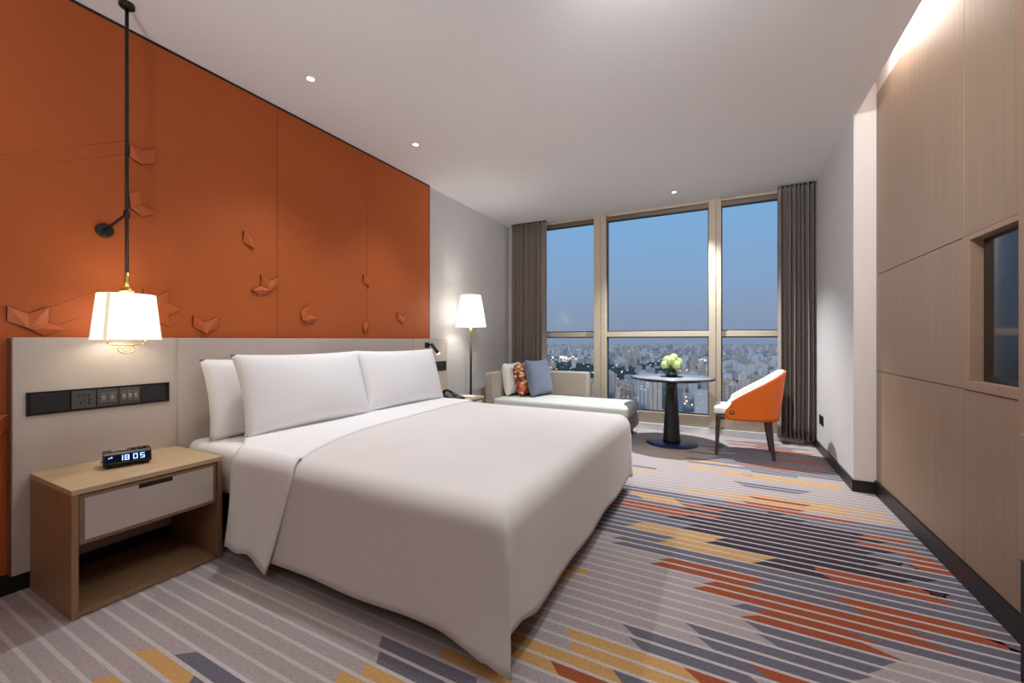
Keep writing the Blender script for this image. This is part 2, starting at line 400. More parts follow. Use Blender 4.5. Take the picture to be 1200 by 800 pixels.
struct(MB().box(XL - .25, -2.72, YW - .04, YW + .1, 0, H).box(.76, XR, YW - .04, YW + .1, 0, H), 'wall_window', M['white_wall'])
bb = MB(); bb.box(XR - .012, XR, 3.888, YW - .05, 0, .085).box(XR - .012, XC - .012, 3.882, 3.894, 0, .085).box(XC - .012, XC + .01, YB, 3.894, 0, .1)
struct(bb, 'baseboard_right', M['black_trim'])
struct(MB().box(XL - .022, XL - .012, 3.546, YW - .05, 0, .08).box(XL - .02, -2.815, YB, 3.546, 0, .075), 'baseboard_left', M['black_trim'])
struct(MB().box(XL - .02, XL + .004, YB, 3.549, H - .012, H - .0005).box(XL - .022, XL + .002, 3.546, 3.552, .08, H - .001), 'trim_1', M['black_trim'])

# ------------------------------------------------------------------ orange wall panels and reliefs
GP = 'orange wall panels behind the bed'
for y0, y1, lab in ((YB, 1.842, 'widest orange leather wall panel, behind pendant lamp and nightstand with clock'),
                    (1.842, 2.682, 'orange leather wall panel between two seams, above the middle of the bed'),
                    (2.682, 3.546, 'orange leather wall panel ending at the grey wall beside the floor lamp')):
    tag(MB().box(XL - .03, XL, y0 + .0015, y1 - .0015, .078, H - .012, bev=.002).build('leather_cladding', M['orange']), lab, 'wall panel', GP, 'thing')

# embossed lines running over the leather between the folded pieces
cl0 = [o for o in COL.objects if o.name == 'leather_cladding'][0]
for p, q in (((-8, 183), (146, 165)), ((-8, 198), (146, 181)), ((57, 360), (118, 339)), ((70, 380), (112, 366))):
    MB().tube(Vector(atx(*p, XL + .0002)), Vector(atx(*q, XL + .0002)), .0014, seg=6).build('embossed_line', M['orange'], cl0)
M['relief_edge_shadow'] = pm('stitched_edge_shadow', (104, 44, 22), .5, noise=(6, 6, 6), vary=.05)
def facets(mb, b, t):
    mb.poly(t, [(0, 1, 2), (0, 2, 3)])
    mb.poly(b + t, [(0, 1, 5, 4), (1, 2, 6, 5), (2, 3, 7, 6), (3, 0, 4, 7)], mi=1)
    c = (b[0] + b[1] + b[2] + b[3]) / 4                              # dark rim: stitched edge plus painted shadow gap around the folded piece
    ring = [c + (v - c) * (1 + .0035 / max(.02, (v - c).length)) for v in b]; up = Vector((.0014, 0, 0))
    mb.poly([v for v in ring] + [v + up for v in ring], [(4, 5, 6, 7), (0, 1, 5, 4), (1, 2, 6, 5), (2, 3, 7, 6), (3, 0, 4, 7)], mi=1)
def relief(rhombi, label, hgt=0.017):
    """folded rhombi: each a list of four photo points (a, b, c, d); ridge runs a-c"""
    mb = MB(); X = XL
    for q in rhombi:
        w = [atx(px, py, X) for px, py in q]
        a, b, c, d = [Vector(v) for v in w]
        hs = (hgt, .003, hgt, .003)
        base = [Vector((X + .0004, v.y, v.z)) for v in (a, b, c, d)]
        tp = [Vector((X + h, v.y, v.z)) for v, h in zip((a, b, c, d), hs)]
        facets(mb, base, tp)
    return tag(mb.build('wall_relief', [M['orange_relief'], M['relief_edge_shadow']]), label, 'wall decoration', 'folded reliefs on the orange wall')
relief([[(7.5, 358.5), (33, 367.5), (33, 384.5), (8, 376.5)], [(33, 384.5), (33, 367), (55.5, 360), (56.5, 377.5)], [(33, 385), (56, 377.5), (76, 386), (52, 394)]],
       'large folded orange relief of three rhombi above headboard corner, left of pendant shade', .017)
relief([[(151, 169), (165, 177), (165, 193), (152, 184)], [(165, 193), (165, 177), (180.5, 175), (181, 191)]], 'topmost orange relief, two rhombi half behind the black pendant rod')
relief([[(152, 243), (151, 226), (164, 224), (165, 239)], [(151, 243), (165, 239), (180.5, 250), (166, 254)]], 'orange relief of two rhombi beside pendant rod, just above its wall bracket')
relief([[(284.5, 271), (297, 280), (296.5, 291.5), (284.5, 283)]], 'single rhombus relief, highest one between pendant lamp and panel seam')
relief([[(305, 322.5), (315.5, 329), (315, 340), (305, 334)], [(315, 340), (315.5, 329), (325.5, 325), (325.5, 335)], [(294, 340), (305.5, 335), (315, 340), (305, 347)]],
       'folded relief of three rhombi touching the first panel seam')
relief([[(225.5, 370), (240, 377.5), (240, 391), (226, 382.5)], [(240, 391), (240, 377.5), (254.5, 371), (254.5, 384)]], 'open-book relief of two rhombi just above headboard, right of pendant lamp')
# six-pointed star partly behind the pendant shade
def star(cx, cy):
    mb = MB(); X = XL
    c = Vector(atx(cx, cy, X)); R = (Vector(atx(197.5, 340.4, X)) - c).length
    R = Vector(atx(197.3, 361, X)).z and (Vector(atx(212, 361.7, X)) - c).length
    for k in range(6):
        a = k * PI / 3
        pt = lambda r, t: Vector((X, c.y + r * math.cos(t), c.z + r * math.sin(t)))
        tip, i0, i1 = pt(R, a), pt(R * .577, a - PI / 6), pt(R * .577, a + PI / 6)
        b = [Vector((X + .0004, v.y, v.z)) for v in (c, i0, tip, i1)]
        t = [Vector((X + h, v.y, v.z)) for v, h in zip((c, i0, tip, i1), (.013, .003, .006, .003))]
        facets(mb, b, t)
    tag(mb.build('wall_relief', [M['orange_relief'], M['relief_edge_shadow']]), 'six-pointed star relief partly hidden behind the lit pendant shade', 'wall decoration', 'folded reliefs on the orange wall')
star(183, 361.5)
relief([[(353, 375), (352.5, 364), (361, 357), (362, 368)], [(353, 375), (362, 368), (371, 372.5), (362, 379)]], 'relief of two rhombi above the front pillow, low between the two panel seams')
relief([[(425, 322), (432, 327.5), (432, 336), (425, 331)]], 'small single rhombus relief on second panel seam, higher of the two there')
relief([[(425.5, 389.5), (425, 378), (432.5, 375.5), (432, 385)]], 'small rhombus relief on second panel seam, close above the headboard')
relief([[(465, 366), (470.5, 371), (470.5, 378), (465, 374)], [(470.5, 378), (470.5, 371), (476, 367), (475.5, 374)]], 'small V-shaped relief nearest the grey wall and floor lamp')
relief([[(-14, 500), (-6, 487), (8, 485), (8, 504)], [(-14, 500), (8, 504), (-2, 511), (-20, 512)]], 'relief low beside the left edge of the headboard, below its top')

# ------------------------------------------------------------------ headboard
hb = thing('headboard', 'long beige leather headboard along the orange wall behind bed and nightstands', 'headboard', (-2.83, 2.2, 0))
e = MB(); e.box(XL + .0006, -2.803, .592, 3.803, .078, 1.134)
e.build('core_board', M['headboard_edge'], hb)
for y0, y1 in ((.596, 1.199), (3.222, 3.800)):
    MB().box(-2.812, -2.795, y0, y1, .08, 1.138, bev=.003).build('side_panel', M['headboard'], hb)
MB().box(-2.812, -2.797, 1.214, 3.208, .08, 1.137, bev=.004).build('centre_panel', M['headboard'], hb)
for y0 in (1.1995, 3.2085): MB().box(-2.812, -2.799, y0, y0 + .013, .08, 1.137).build('seam_strip', M['headboard'], hb)

# ------------------------------------------------------------------ socket strips in the headboard
def strip(y0, y1, z0, z1, label, plates):
    X = -2.795
    t = thing('socket_strip', label, 'socket panel', (X, (y0 + y1) / 2, z0))
    f = MB(); w = .006
    f.box(X - .0005, X + .006, y0, y1, z1 - w, z1).box(X - .0005, X + .006, y0, y1, z0, z0 + w).box(X - .0005, X + .006, y0, y0 + w, z0, z1).box(X - .0005, X + .006, y1 - w, y1, z0, z1)
    f.box(X - .0004, X + .0012, y0 + w, y1 - w, z0 + w, z1 - w)
    f.build('frame', M['black'], t)
    for a, b, kind in plates:
        p = MB().box(X + .001, X + .005 + (.004 if kind != 'blank' else 0), a, b, z0 + .010, z1 - .010, bev=.001)
        zc = (z0 + z1) / 2
        if kind == 'blank': p.build('blank_cover', M['blank_plate'], t)
        elif kind == 'socket':
            o = p.build('socket_plate', M['grey_plate'], t)
            h = MB(); c = (a + b) / 2
            for yy, zz, hw, hh in ((-.018, .020, .005, .003), (0, .022, .005, .003), (.016, .018, .003, .006), (.02, -.003, .003, .006), (-.014, -.016, .003, .005), (.018, -.018, .003, .006), (0, -.006, .003, .003)):
                h.box(X + .0088, X + .0096, c + yy - hw, c + yy + hw, zc + zz - hh, zc + zz + hh)
            h.build('socket_hole', M['black'], o)
        else:
            o = p.build('switch_plate', M['grey_plate'], t)
            nb = 2 if kind == 'two' else 3
            wd = (b - a - .014) / nb
            for i in range(nb):
                q0 = a + .007 + i * wd
                bo = MB().box(X + .0085, X + .012, q0 + .001, q0 + wd - .001, zc - .026, zc + .026, bev=.001).build('switch_button', M['button'], o)
                c = q0 + wd / 2
                MB().box(X + .0119, X + .0125, c - .005, c + .005, zc + .003, zc + .007).box(X + .0119, X + .0125, c - .006, c + .006, zc - .007, zc - .005).build('icon', M['icon'], o)
    return t
strip(.636, 1.172, .782, .888, 'long black strip of sockets and switches in headboard above the clock nightstand',
      [(.648, .775, 'blank'), (.780, .866, 'socket'), (.870, .950, 'two'), (.954, 1.040, 'three'), (1.044, 1.150, 'blank')])
strip(3.50, 3.77, .785, .890, 'short black socket strip in headboard beyond the pillows, above the telephone',
      [(3.512, 3.60, 'socket'), (3.604, 3.76, 'blank')])

# ------------------------------------------------------------------ bed
bed = thing('bed', 'large double bed with thick white mattress on a dark base', 'bed', (-1.75, 2.2, 0))
MB().box(-2.75, -.86, 1.36, 3.04, .045, .285, bev=.01).build('bed_base', M['bed_base'], bed)
for x in (-2.6, -.98):
    for y in (1.45, 2.95): MB().tube((x, y, 0), (x, y, .05), .03).build('leg', M['black'], bed)
mm = MB(); mm.box(-2.785, -.73, 1.245, 3.155, .285, .548, bev=.055, seg=5); mm.build('mattress', M['linen'], bed)

def wob(x, y, s=1.0): return s * (math.sin(x * 5.1 + y * 2.3) * .5 + math.sin(y * 4.3 - x * 2.7 + 1.3) * .5)
def duvet():
    mb = MB(); r = .088; zt = .574
    xf, yn, yf = -.632, 1.193, 3.207
    x0 = -2.16
    nx, ny = 60, 60
    gx = [x0 + (xf - r - x0) * i / nx for i in range(nx + 1)]
    gy = [yn + r + (yf - yn - 2 * r) * j / ny for j in range(ny + 1)]
    def tz(x, y):
        e = min(1, (y - yn) / .5, (yf - y) / .5, (xf - x) / .5)
        return zt - .012 * (1 - max(0, e)) ** 2 + wob(x, y, .003)
    V = [(x, y, tz(x, y)) for x in gx for y in gy]; N = ny + 1
    Fc = [(i * N + j, (i + 1) * N + j, (i + 1) * N + j + 1, i * N + j + 1) for i in range(nx) for j in range(ny)]
    mb.poly(V, Fc, smooth=True)
    # skirt stations: near side, corner, foot, corner, far side
    st = []
    for x in gx: st.append(((x, gy[0]), (0, -1), 'near', x))
    for a in range(1, 16):
        t = a / 16 * PI / 2; st.append(((gx[-1], gy[0]), (math.sin(t), -math.cos(t)), 'cn', a / 16))
    for y in gy: st.append(((gx[-1], y), (1, 0), 'foot', y))
    for a in range(1, 8):
        t = a / 8 * PI / 2; st.append(((gx[-1], gy[-1]), (math.cos(t), math.sin(t)), 'cf', a / 8))
    for x in reversed(gx): st.append(((x, gy[-1]), (0, 1), 'far', x))
    prof = 8; down = 14
    def square(n, kind, s):
        if kind not in ('cn', 'cf'): return n
        f = max(abs(n[0]), abs(n[1])) ** (-.85 * s); return (n[0] * f, n[1] * f)
    V = []; W = prof + down
    for (p, n, kind, q) in st:
        fl = .012; hem = .09
        if kind == 'near':
            t = max(0, (q + .90) / .18); hem = .088 - .030 * min(1, t); fl = .010 + .014 * min(1, t) ** 2
            hem += .004 * math.sin(q * 11)
        elif kind == 'cn':
            hem = .058 - .030 * q / .5 if q <= .5 else .15; fl = .024 if q <= .5 else .004
        elif kind == 'foot':
            t = (q - gy[0]); hem = .15 - .04 * min(1, t / .12) + .004 * math.sin(q * 11); fl = .004
        elif kind == 'cf': hem = .10
        base = tz(*p)
        for k in range(W + 1):
            if k <= prof:
                a = k / prof * PI / 2
                o = r * math.sin(a); z = base - r + r * math.cos(a)
            else:
                s = (k - prof) / down; zz = base - r
                z = zz + (hem - zz) * s
                o = r + fl * s * s + (.004 * math.sin(q * 9 + s * 2) if kind in ('near', 'far', 'foot') else 0) * s
            m_ = square(n, kind, min(1, max(0, (k - 3) / 8)))
            V.append((p[0] + m_[0] * o, p[1] + m_[1] * o, z))
    Fc = []
    for i in range(len(st) - 1):
        for k in range(W):
            a = i * (W + 1) + k; b = a + W + 1
            Fc.append((a, b, b + 1, a + 1))
    mb.poly(V, Fc, smooth=True)
    o = mb.build('duvet', M['duvet'], doubles=True)
    s = o.modifiers.new('thick', 'SOLIDIFY'); s.thickness = .012; s.offset = -1
    return tag(o, 'smooth white duvet covering the bed and hanging to the carpet at its foot', 'duvet')
duvet()
def foldover():
    mb = MB(); r = .082; zt = .583; yn, yf = 1.184, 3.216
    def low(y):
        P = [(1.18, -1.735), (1.27, -1.77), (1.38, -1.83), (1.6, -1.91), (1.85, -1.975), (2.49, -2.03), (3.22, -2.065)]
        for (a, xa), (b, xb) in zip(P, P[1:]):
            if y <= b: return xa + (xb - xa) * max(0, (y - a) / (b - a))
        return P[-1][1]
    def upp(y):
        t = min(1, max(0, (y - 1.19) / .34)); return -2.20 - .40 * t * t * (3 - 2 * t)
    sec = []
    nd, na, nt = 12, 8, 50
    for k in range(nd): sec.append(('n', k / nd))
    for k in range(na): sec.append(('na', k / na))
    for k in range(nt + 1): sec.append(('t', k / nt))
    for k in range(1, na + 1): sec.append(('fa', k / na))
    for k in range(1, nd + 1): sec.append(('f', k / nd))
    nu = 16; V = []
    for i in range(nu + 1):
        u = i / nu
        for kind, q in sec:
            if kind == 'n':
                s = 1 - q
                xl = -1.735 - .155 * s; xu = -2.20 - .025 * s
                hem = .095 + (.035 - .095) * max(0, (u - .45) / .55) ** 1.5 + .006 * math.sin(u * 14)
                x = xu + (xl - xu) * u; z = zt - r + (hem - zt + r) * s; y = yn - .022 * s * s - .006 * s * math.sin(u * 7)
            elif kind == 'na':
                a = (1 - q) * PI / 2; y = yn + r - r * math.sin(a); z = zt - r + r * math.cos(a)
                x = upp(y) + (low(y) - upp(y)) * u
            elif kind == 't':
                y = yn + r + (yf - yn - 2 * r) * q; x = upp(y) + (low(y) - upp(y)) * u
                z = zt - .012 * max(0, 1 - min((y - yn), (yf - y)) / .5) ** 2 + wob(x, y, .0025) - .004 * max(0, .15 - u) / .15
                if u > .9: z -= .004 * (u - .9) / .1
            elif kind == 'fa':
                a = q * PI / 2; y = yf - r + r * math.sin(a); z = zt - r + r * math.cos(a); x = upp(y) + (low(y) - upp(y)) * u
            else:
                y = yf + .015 * q; z = zt - r + (.10 - zt + r) * q; x = upp(yf) + (low(yf) - upp(yf)) * u
            V.append((x, y, z))
    N = len(sec)
    mb.poly(V, [(i * N + j, (i + 1) * N + j, (i + 1) * N + j + 1, i * N + j + 1) for i in range(nu) for j in range(N - 1)], smooth=True)
    o = mb.build('bed_sheet', M['linen'])
    s = o.modifiers.new('thick', 'SOLIDIFY'); s.thickness = .009; s.offset = -1
    return tag(o, 'white sheet turned down over the duvet below pillows, pointed corner hanging at bedside', 'bed sheet')
foldover()

def pillow_mesh(w, h, t, pinch=.05, n=28, sag=0.0, seed=0):
    """stands in the local YZ plane, bottom edge at z = 0, thickness along x"""
    mb = MB(); V = []; rnd = random.Random(seed); ph = rnd.uniform(0, 6)
    for side in (1, -1):
        for i in range(n + 1):
            for j in range(n + 1):
                u = -1 + 2 * i / n; v = -1 + 2 * j / n
                y = w / 2 * u * (1 - pinch * (1 - v * v)); z = h / 2 * v * (1 - pinch * 1.2 * (1 - u * u))
                th = t / 2 * max(0, (1 - u ** 2) * (1 - v ** 2)) ** .42
                th *= 1 + .05 * math.sin(3 * u + ph) * math.cos(2.4 * v + ph)
                th += .009 * (1 - max(abs(u), abs(v)) ** 10)
                V.append((side * th, y, z + h / 2 - sag * (1 - u * u)))
    N = n + 1; Fc = []
    for s in range(2):
        o = s * N * N
        for i in range(n):
            for j in range(n): Fc.append((o + i * N + j, o + (i + 1) * N + j, o + (i + 1) * N + j + 1, o + i * N + j + 1))
    mb.poly(V, Fc, smooth=True)
    return mb
def pillow(name, w, h, t, loc, tilt, rz, mat, label, cat, group=None, pinch=.05, seed=0, roll=0):
    mb = pillow_mesh(w, h, t, pinch, seed=seed)
    bmesh.ops.remove_doubles(mb.bm, verts=mb.bm.verts, dist=1e-4)
    R = Matrix.Rotation(rz, 4, 'Z') @ Matrix.Rotation(roll, 4, 'X') @ Matrix.Rotation(-tilt, 4, 'Y')
    bmesh.ops.transform(mb.bm, matrix=Matrix.Translation(loc) @ R, verts=mb.bm.verts)
    return tag(mb.build(name, mat), label, cat, group)
PG = 'white bed pillows'
pillow('pillow', .93, .50, .17, (-2.39, 1.825, .565), .30, 0.0, M['linen'], 'white pillow on the bed in front, nearer the nightstand with the clock', 'pillow', PG, seed=1)
pillow('pillow', .95, .50, .17, (-2.40, 2.725, .565), .30, -.02, M['linen'], 'white pillow on the bed on the side of the telephone and floor lamp', 'pillow', PG, seed=2)
pillow('pillow', .93, .48, .15, (-2.60, 1.745, .545), .22, 0.0, M['linen'], 'white pillow standing against headboard behind the front pillow', 'pillow', PG, seed=3)

# ------------------------------------------------------------------ nightstands
def nightstand(y0, y1, label):
    xb, xf, zt = -2.794, -2.32, .522
    t = thing('nightstand', label, 'nightstand', ((xb + xf) / 2, (y0 + y1) / 2, 0), group='oak bedside nightstands')
    MB().box(xb, xf, y0, y1, zt - .022, zt, bev=.0015).build('top', M['oak'], t)
    for a, b in ((y0, y0 + .022), (y1 - .022, y1)):
        MB().box(xb, xf, a, b, 0, zt - .0225, bev=.0015).build('side_panel', M['oak_shaded'], t)
    MB().box(xb, xf - .004, y0 + .0225, y1 - .0225, .004, .024, bev=.001).build('bottom_shelf', M['oak_shaded'], t)
    MB().box(xb + .03, xf - .03, y0 + .023, y1 - .023, .30, .318).build('divider_shelf', M['oak_shaded'], t)
    MB().box(xb + .004, xb + .016, y0 + .023, y1 - .023, .32, zt - .024).build('back_panel', M['headboard'], t)
    d = MB().box(xf - .026, xf - .006, y0 + .0245, y1 - .0245, .292, zt - .028, bev=.002).build('drawer', M['bronze'], t)
    MB().box(xf - .0062, xf - .003, y0 + .040, y1 - .040, .308, zt - .042, bev=.0015).build('drawer_front', M['headboard'], d)
    yc = (y0 + y1) / 2 + .0
    MB().box(xf - .007, xf - .0022, yc - .064, yc + .064, zt - .060, zt - .040, bev=.002).build('drawer_pull', M['black'], d)
    return t
nightstand(.648, 1.204, 'oak nightstand carrying the alarm clock beside the near side of bed')
nightstand(3.262, 3.818, 'oak nightstand carrying the telephone, on the far side of bed')

# ------------------------------------------------------------------ alarm clock
def clock():
    t = thing('alarm_clock', 'black digital alarm clock showing 18 05 on the oak nightstand', 'clock', (-2.585, .915, .5235), rz=math.radians(-16))
    # local: +x towards the viewer side, y width
    prof = [(-.06, .008), (.045, .008), (.058, .020), (.048, .062), (.036, .070), (-.04, .070), (-.06, .050)]
    MB().prism(prof, 'y', -.085, .085, bev=.003).build('body', M['black_plastic'], t, local=True)
    for y in (-.065, .065): MB().box(-.05, .04, y - .012, y + .012, 0, .010, bev=.002).build('foot', M['black'], t, local=True)
    # screen lies on the slanted front face from (.058,.020) to (.048,.062)
    a = Vector((.0585, 0, .0215)); up = Vector((-.010, 0, .042)).normalized(); n = Vector((.042, 0, .010)).normalized()
    def P(y, s, d): q = a + up * s + n * d; return (q.x, y, q.z)
    def rect(mb, y0, y1, s0, s1, d0, d1):
        vs = [P(y0, s0, d0), P(y1, s0, d0), P(y1, s1, d0), P(y0, s1, d0), P(y0, s0, d1), P(y1, s0, d1), P(y1, s1, d1), P(y0, s1, d1)]
        mb.poly(vs, [(0, 1, 2, 3), (4, 5, 6, 7), (0, 1, 5, 4), (1, 2, 6, 5), (2, 3, 7, 6), (3, 0, 4, 7)])
    s = MB(); rect(s, -.076, .076, .008, .038, -.001, .0012); sc = s.build('screen', M['clock_screen'], t, local=True)
    SEGS = {'0': 'abcdef', '1': 'bc', '5': 'acdfg', '8': 'abcdefg'}
    w, h, k = .016, .024, .0032
    for ch, y0 in (('1', -.034), ('8', -.012), ('0', .018), ('5', .043)):
        m = MB(); s0 = .011
        for q in SEGS[ch]:
            r = {'a': (0, w, h - k, h), 'd': (0, w, 0, k), 'g': (0, w, h / 2 - k / 2, h / 2 + k / 2), 'b': (w - k, w, h / 2, h), 'c': (w - k, w, 0, h / 2),
                 'f': (0, k, h / 2, h), 'e': (0, k, 0, h / 2)}[q]
            rect(m, y0 + r[0], y0 + r[1], s0 + r[2], s0 + r[3], .0012, .0018)
        m.build('digit', M['digit'], sc, local=True)
    m = MB(); rect(m, -.068, -.062, .026, .029, .0012, .0018); rect(m, -.060, -.054, .028, .033, .0012, .0018); m.build('indicator', M['digit'], sc, local=True)
    m = MB(); rect(m, -.06, .06, .001, .0035, .0008, .002); m.build('label_strip', M['grey_plate'], t, local=True)
    MB().box(-.03, .012, -.055, .0, .0695, .0735, bev=.001).build('snooze_bar', M['silver'], t, local=True)
    for y in (.022, .044, .064): MB().box(-.012, .012, y - .007, y + .007, .0695, .0745, bev=.001).build('button', M['black'], t, local=True)
    MB().path([(-.058, -.04, .02), (-.085, -.06, .010), (-.11, -.085, .004), (-.135, -.07, .004)], .004).build('cord', M['black'], t, local=True)
clock()

# ------------------------------------------------------------------ pendant lamp
def pendant():
    X, Y = -2.645, .935
    t = thing('pendant_lamp', 'lit pendant lamp with white shade on a long black rod above the clock nightstand', 'lamp', (X, Y, 1.1))
    MB().lathe([(0, H - .024), (.026, H - .024), (.031, H - .019), (.031, H - .001), (0, H - .001)], (X, Y, 0)).build('ceiling_rose', M['black'], t)
    MB().tube((X, Y, 1.462), (X, Y, H - .02), .0075).build('rod', M['black'], t)
    br = MB().tube((X, Y, 1.735), (X, Y, 1.77), .0125).tube((X, Y, 1.752), (XL + .012, Y - .018, 1.695), .006).build('wall_bracket', M['black'], t)
    rot = Matrix.Translation((XL + .0005, Y - .018, 1.692)) @ Matrix.Rotation(PI / 2, 4, 'Y')
    MB().lathe([(0, 0), (.036, 0), (.036, .010), (.031, .014), (0, .015)], T=rot).build('rosette', M['black'], br)
    MB().tube((X, Y, 1.375), (X, Y, 1.463), .0095).lathe([(0, 1.362), (.028, 1.364), (.03, 1.372), (.012, 1.384), (0, 1.386)], (X, Y, 0)).build('neck', M['brass'], t)
    sh = MB(); prof = [(.132, 1.128), (.1095, 1.352)]
    sh.lathe([(.1320, 1.128), (.1095, 1.352), (.1075, 1.352), (.1300, 1.128), (.1320, 1.128)], (X, Y, 0), seg=48)
    s = sh.build('lamp_shade', M['shade'], t)
    for a in (-.95, -.95 + PI * 2 / 3, -.95 + PI * 4 / 3):
        m = MB(); c, q = math.cos(a), math.sin(a); tx, ty = -q * .008, c * .008
        m.poly([(X + c * .1328 + tx, Y + q * .1328 + ty, 1.127), (X + c * .1328 - tx, Y + q * .1328 - ty, 1.127), (X + c * .1103 - tx, Y + q * .1103 - ty, 1.353), (X + c * .1103 + tx, Y + q * .1103 + ty, 1.353),
                (X + c * .130 + tx, Y + q * .130 + ty, 1.127), (X + c * .130 - tx, Y + q * .130 - ty, 1.127), (X + c * .108 - tx, Y + q * .108 - ty, 1.353), (X + c * .108 + tx, Y + q * .108 + ty, 1.353)],
               [(0, 1, 2, 3), (7, 6, 5, 4), (0, 4, 5, 1), (1, 5, 6, 2), (2, 6, 7, 3), (3, 7, 4, 0)])
        m.build('seam_ribbon', M['shade_seam'], s)
    # top spider, bulb holder and the bracket below the shade with its ring
    m = MB()
    for a in range(3): m.tube((X, Y, 1.366), (X + .108 * math.cos(a * 2.094), Y + .108 * math.sin(a * 2.094), 1.348), .0022, seg=6)
    m.build('spider', M['brass'], t)
    m = MB(); m.path([(X, Y - .075, 1.128), (X, Y - .072, 1.108), (X, Y - .06, 1.102), (X, Y + .06, 1.102), (X, Y + .072, 1.108), (X, Y + .075, 1.128)], .003)
    m.path([(X, Y - .075, 1.128), (X + .106, Y - .075, 1.132)], .002).path([(X, Y + .075, 1.128), (X + .106, Y + .075, 1.132)], .002)
    m.build('lower_bracket', M['brass'], t)
    m = MB(); m.path([(X, Y + .034 * math.cos(i * PI / 10), 1.081 + .022 * math.sin(i * PI / 10)) for i in range(21)], .0028)
    m.path([(X, Y + .016 * math.cos(i * PI / 8), 1.081 + .011 * math.sin(i * PI / 8)) for i in range(17)], .0016, seg=6)
    m.build('pull_ring', M['brass'], t)
    MB().sphere((X, Y, 1.25), .03, (1, 1, 1.2)).tube((X, Y, 1.28), (X, Y, 1.366), .014).build('bulb', M['bulb'], t)
    return X, Y
PX, PY = pendant()

# ------------------------------------------------------------------ floor lamp
def floor_lamp():
    X, Y = -2.60, 3.985
    t = thing('floor_lamp', 'lit floor lamp with white shade and black pole in the grey corner', 'lamp', (X, Y, 0))
    MB().lathe([(0, 0), (.125, 0), (.128, .006), (.122, .02), (.02, .028), (0, .028)], (X, Y, 0)).build('base', M['black'], t)
    MB().tube((X, Y, .025), (X, Y, 1.15), .0135).build('pole', M['black'], t)
    MB().tube((X, Y, 1.145), (X, Y, 1.30), .0145).build('neck', M['brass'], t)
    MB().lathe([(.178, 1.275), (.113, 1.638), (.111, 1.638), (.176, 1.275), (.178, 1.275)], (X, Y, 0), seg=48).build('lamp_shade', M['shade'], t)
    m = MB()
    for a in range(3): m.tube((X, Y, 1.30), (X + .172 * math.cos(a * 2.094), Y + .172 * math.sin(a * 2.094), 1.285), .002, seg=6)
    m.build('spider', M['brass'], t)
    MB().sphere((X, Y, 1.40), .03, (1, 1, 1.25)).tube((X, Y, 1.30), (X, Y, 1.37), .014).build('bulb', M['bulb'], t)
    return X, Y
LX, LY = floor_lamp()

# ------------------------------------------------------------------ reading lamp on the far side of the headboard
def reading_lamp():
    X, Y = -2.795, 3.43
    t = thing('wall_lamp', 'small black swivel reading lamp fixed to the headboard above the telephone', 'lamp', (X, Y, 1.05))
    MB().box(X + .0005, X + .022, Y - .028, Y + .028, 1.045, 1.10, bev=.003).build('wall_plate', M['black'], t)
    MB().tube((X + .02, Y, 1.075), (X + .06, Y + .012, 1.078), .008).sphere((X + .06, Y + .012, 1.078), .013).build('joint', M['black'], t)
    p0 = Vector((X + .058, Y + .008, 1.085)); p1 = Vector((X + .105, Y + .065, .985))
    h = MB().tube(p0, p1, .0165).build('lamp_head', M['black'], t)
    d = (p1 - p0).normalized()
    MB().tube(p1 - d * .002, p1 + d * .008, .0145).build('lens', M['lens_on'], h)
    return p1 + d * .02, d
RP, RD = reading_lamp()

# ------------------------------------------------------------------ phone and notepad on the far nightstand
def phone():
    t = thing('telephone', 'dark desk telephone with handset on the far nightstand beside pillow', 'telephone', (-2.47, 3.445, .5235), rz=math.radians(-10))
    b = MB().prism([(-.09, 0), (.10, 0), (.10, .018), (-.07, .06), (-.09, .06)], 'y', -.085, .085, bev=.004).build('body', M['phone'], t, local=True)
    k = MB()
    for i in range(4):
        for j in range(3):
            x = .07 - i * .026; z = .018 + (.10 - x) / .17 * .042
            k.box(x - .008, x + .008, .0 + j * .026 - .008, .0 + j * .026 + .008, z - .002, z + .005, bev=.001)
    k.build('keypad', M['silver'], b, local=True)
    h = MB(); h.path([(-.075, -.055, .078), (-.03, -.055, .092), (.03, -.055, .085), (.08, -.055, .056)], .014)
    h.sphere((-.075, -.055, .072), .024, (1, 1, .7)).sphere((.085, -.055, .048), .024, (1, 1, .7))
    h.build('handset', M['phone'], t, local=True)
phone()
np_ = thing('notepad', 'white notepad with pen lying on far nightstand beside the telephone', 'notepad', (-2.42, 3.66, .5235), rz=.15)
MB().box(-.075, .075, -.05, .05, 0, .008, bev=.001).build('paper_block', M['paper'], np_, local=True)
MB().box(-.08, .08, -.055, .055, -.0008, .0012).build('backing_card', M['black_plastic'], np_, local=True)

# ------------------------------------------------------------------ downlights
def downlight(x, y, label):
    t = thing('downlight', label, 'ceiling light', (x, y, H - .004), group='recessed ceiling downlights')
    MB().lathe([(.022, H - .0005), (.034, H - .0005), (.034, H - .004), (.024, H - .005), (.022, H - .0005)], (x, y, 0)).build('trim_ring', M['ceiling'], t)
    MB().lathe([(0, H - .001), (.022, H - .001), (.021, H - .003), (0, H - .0035)], (x, y, 0)).build('lens', M['lens_on'], t)
    return t
downlight(-2.359, 1.745, 'lit downlight in ceiling nearest the pendant lamp, above the pillows')
downlight(-2.354, 2.746, 'lit downlight in ceiling over the far side of the bed head')
downlight(-.515, 4.98, 'lit downlight in ceiling above the round table near the window')

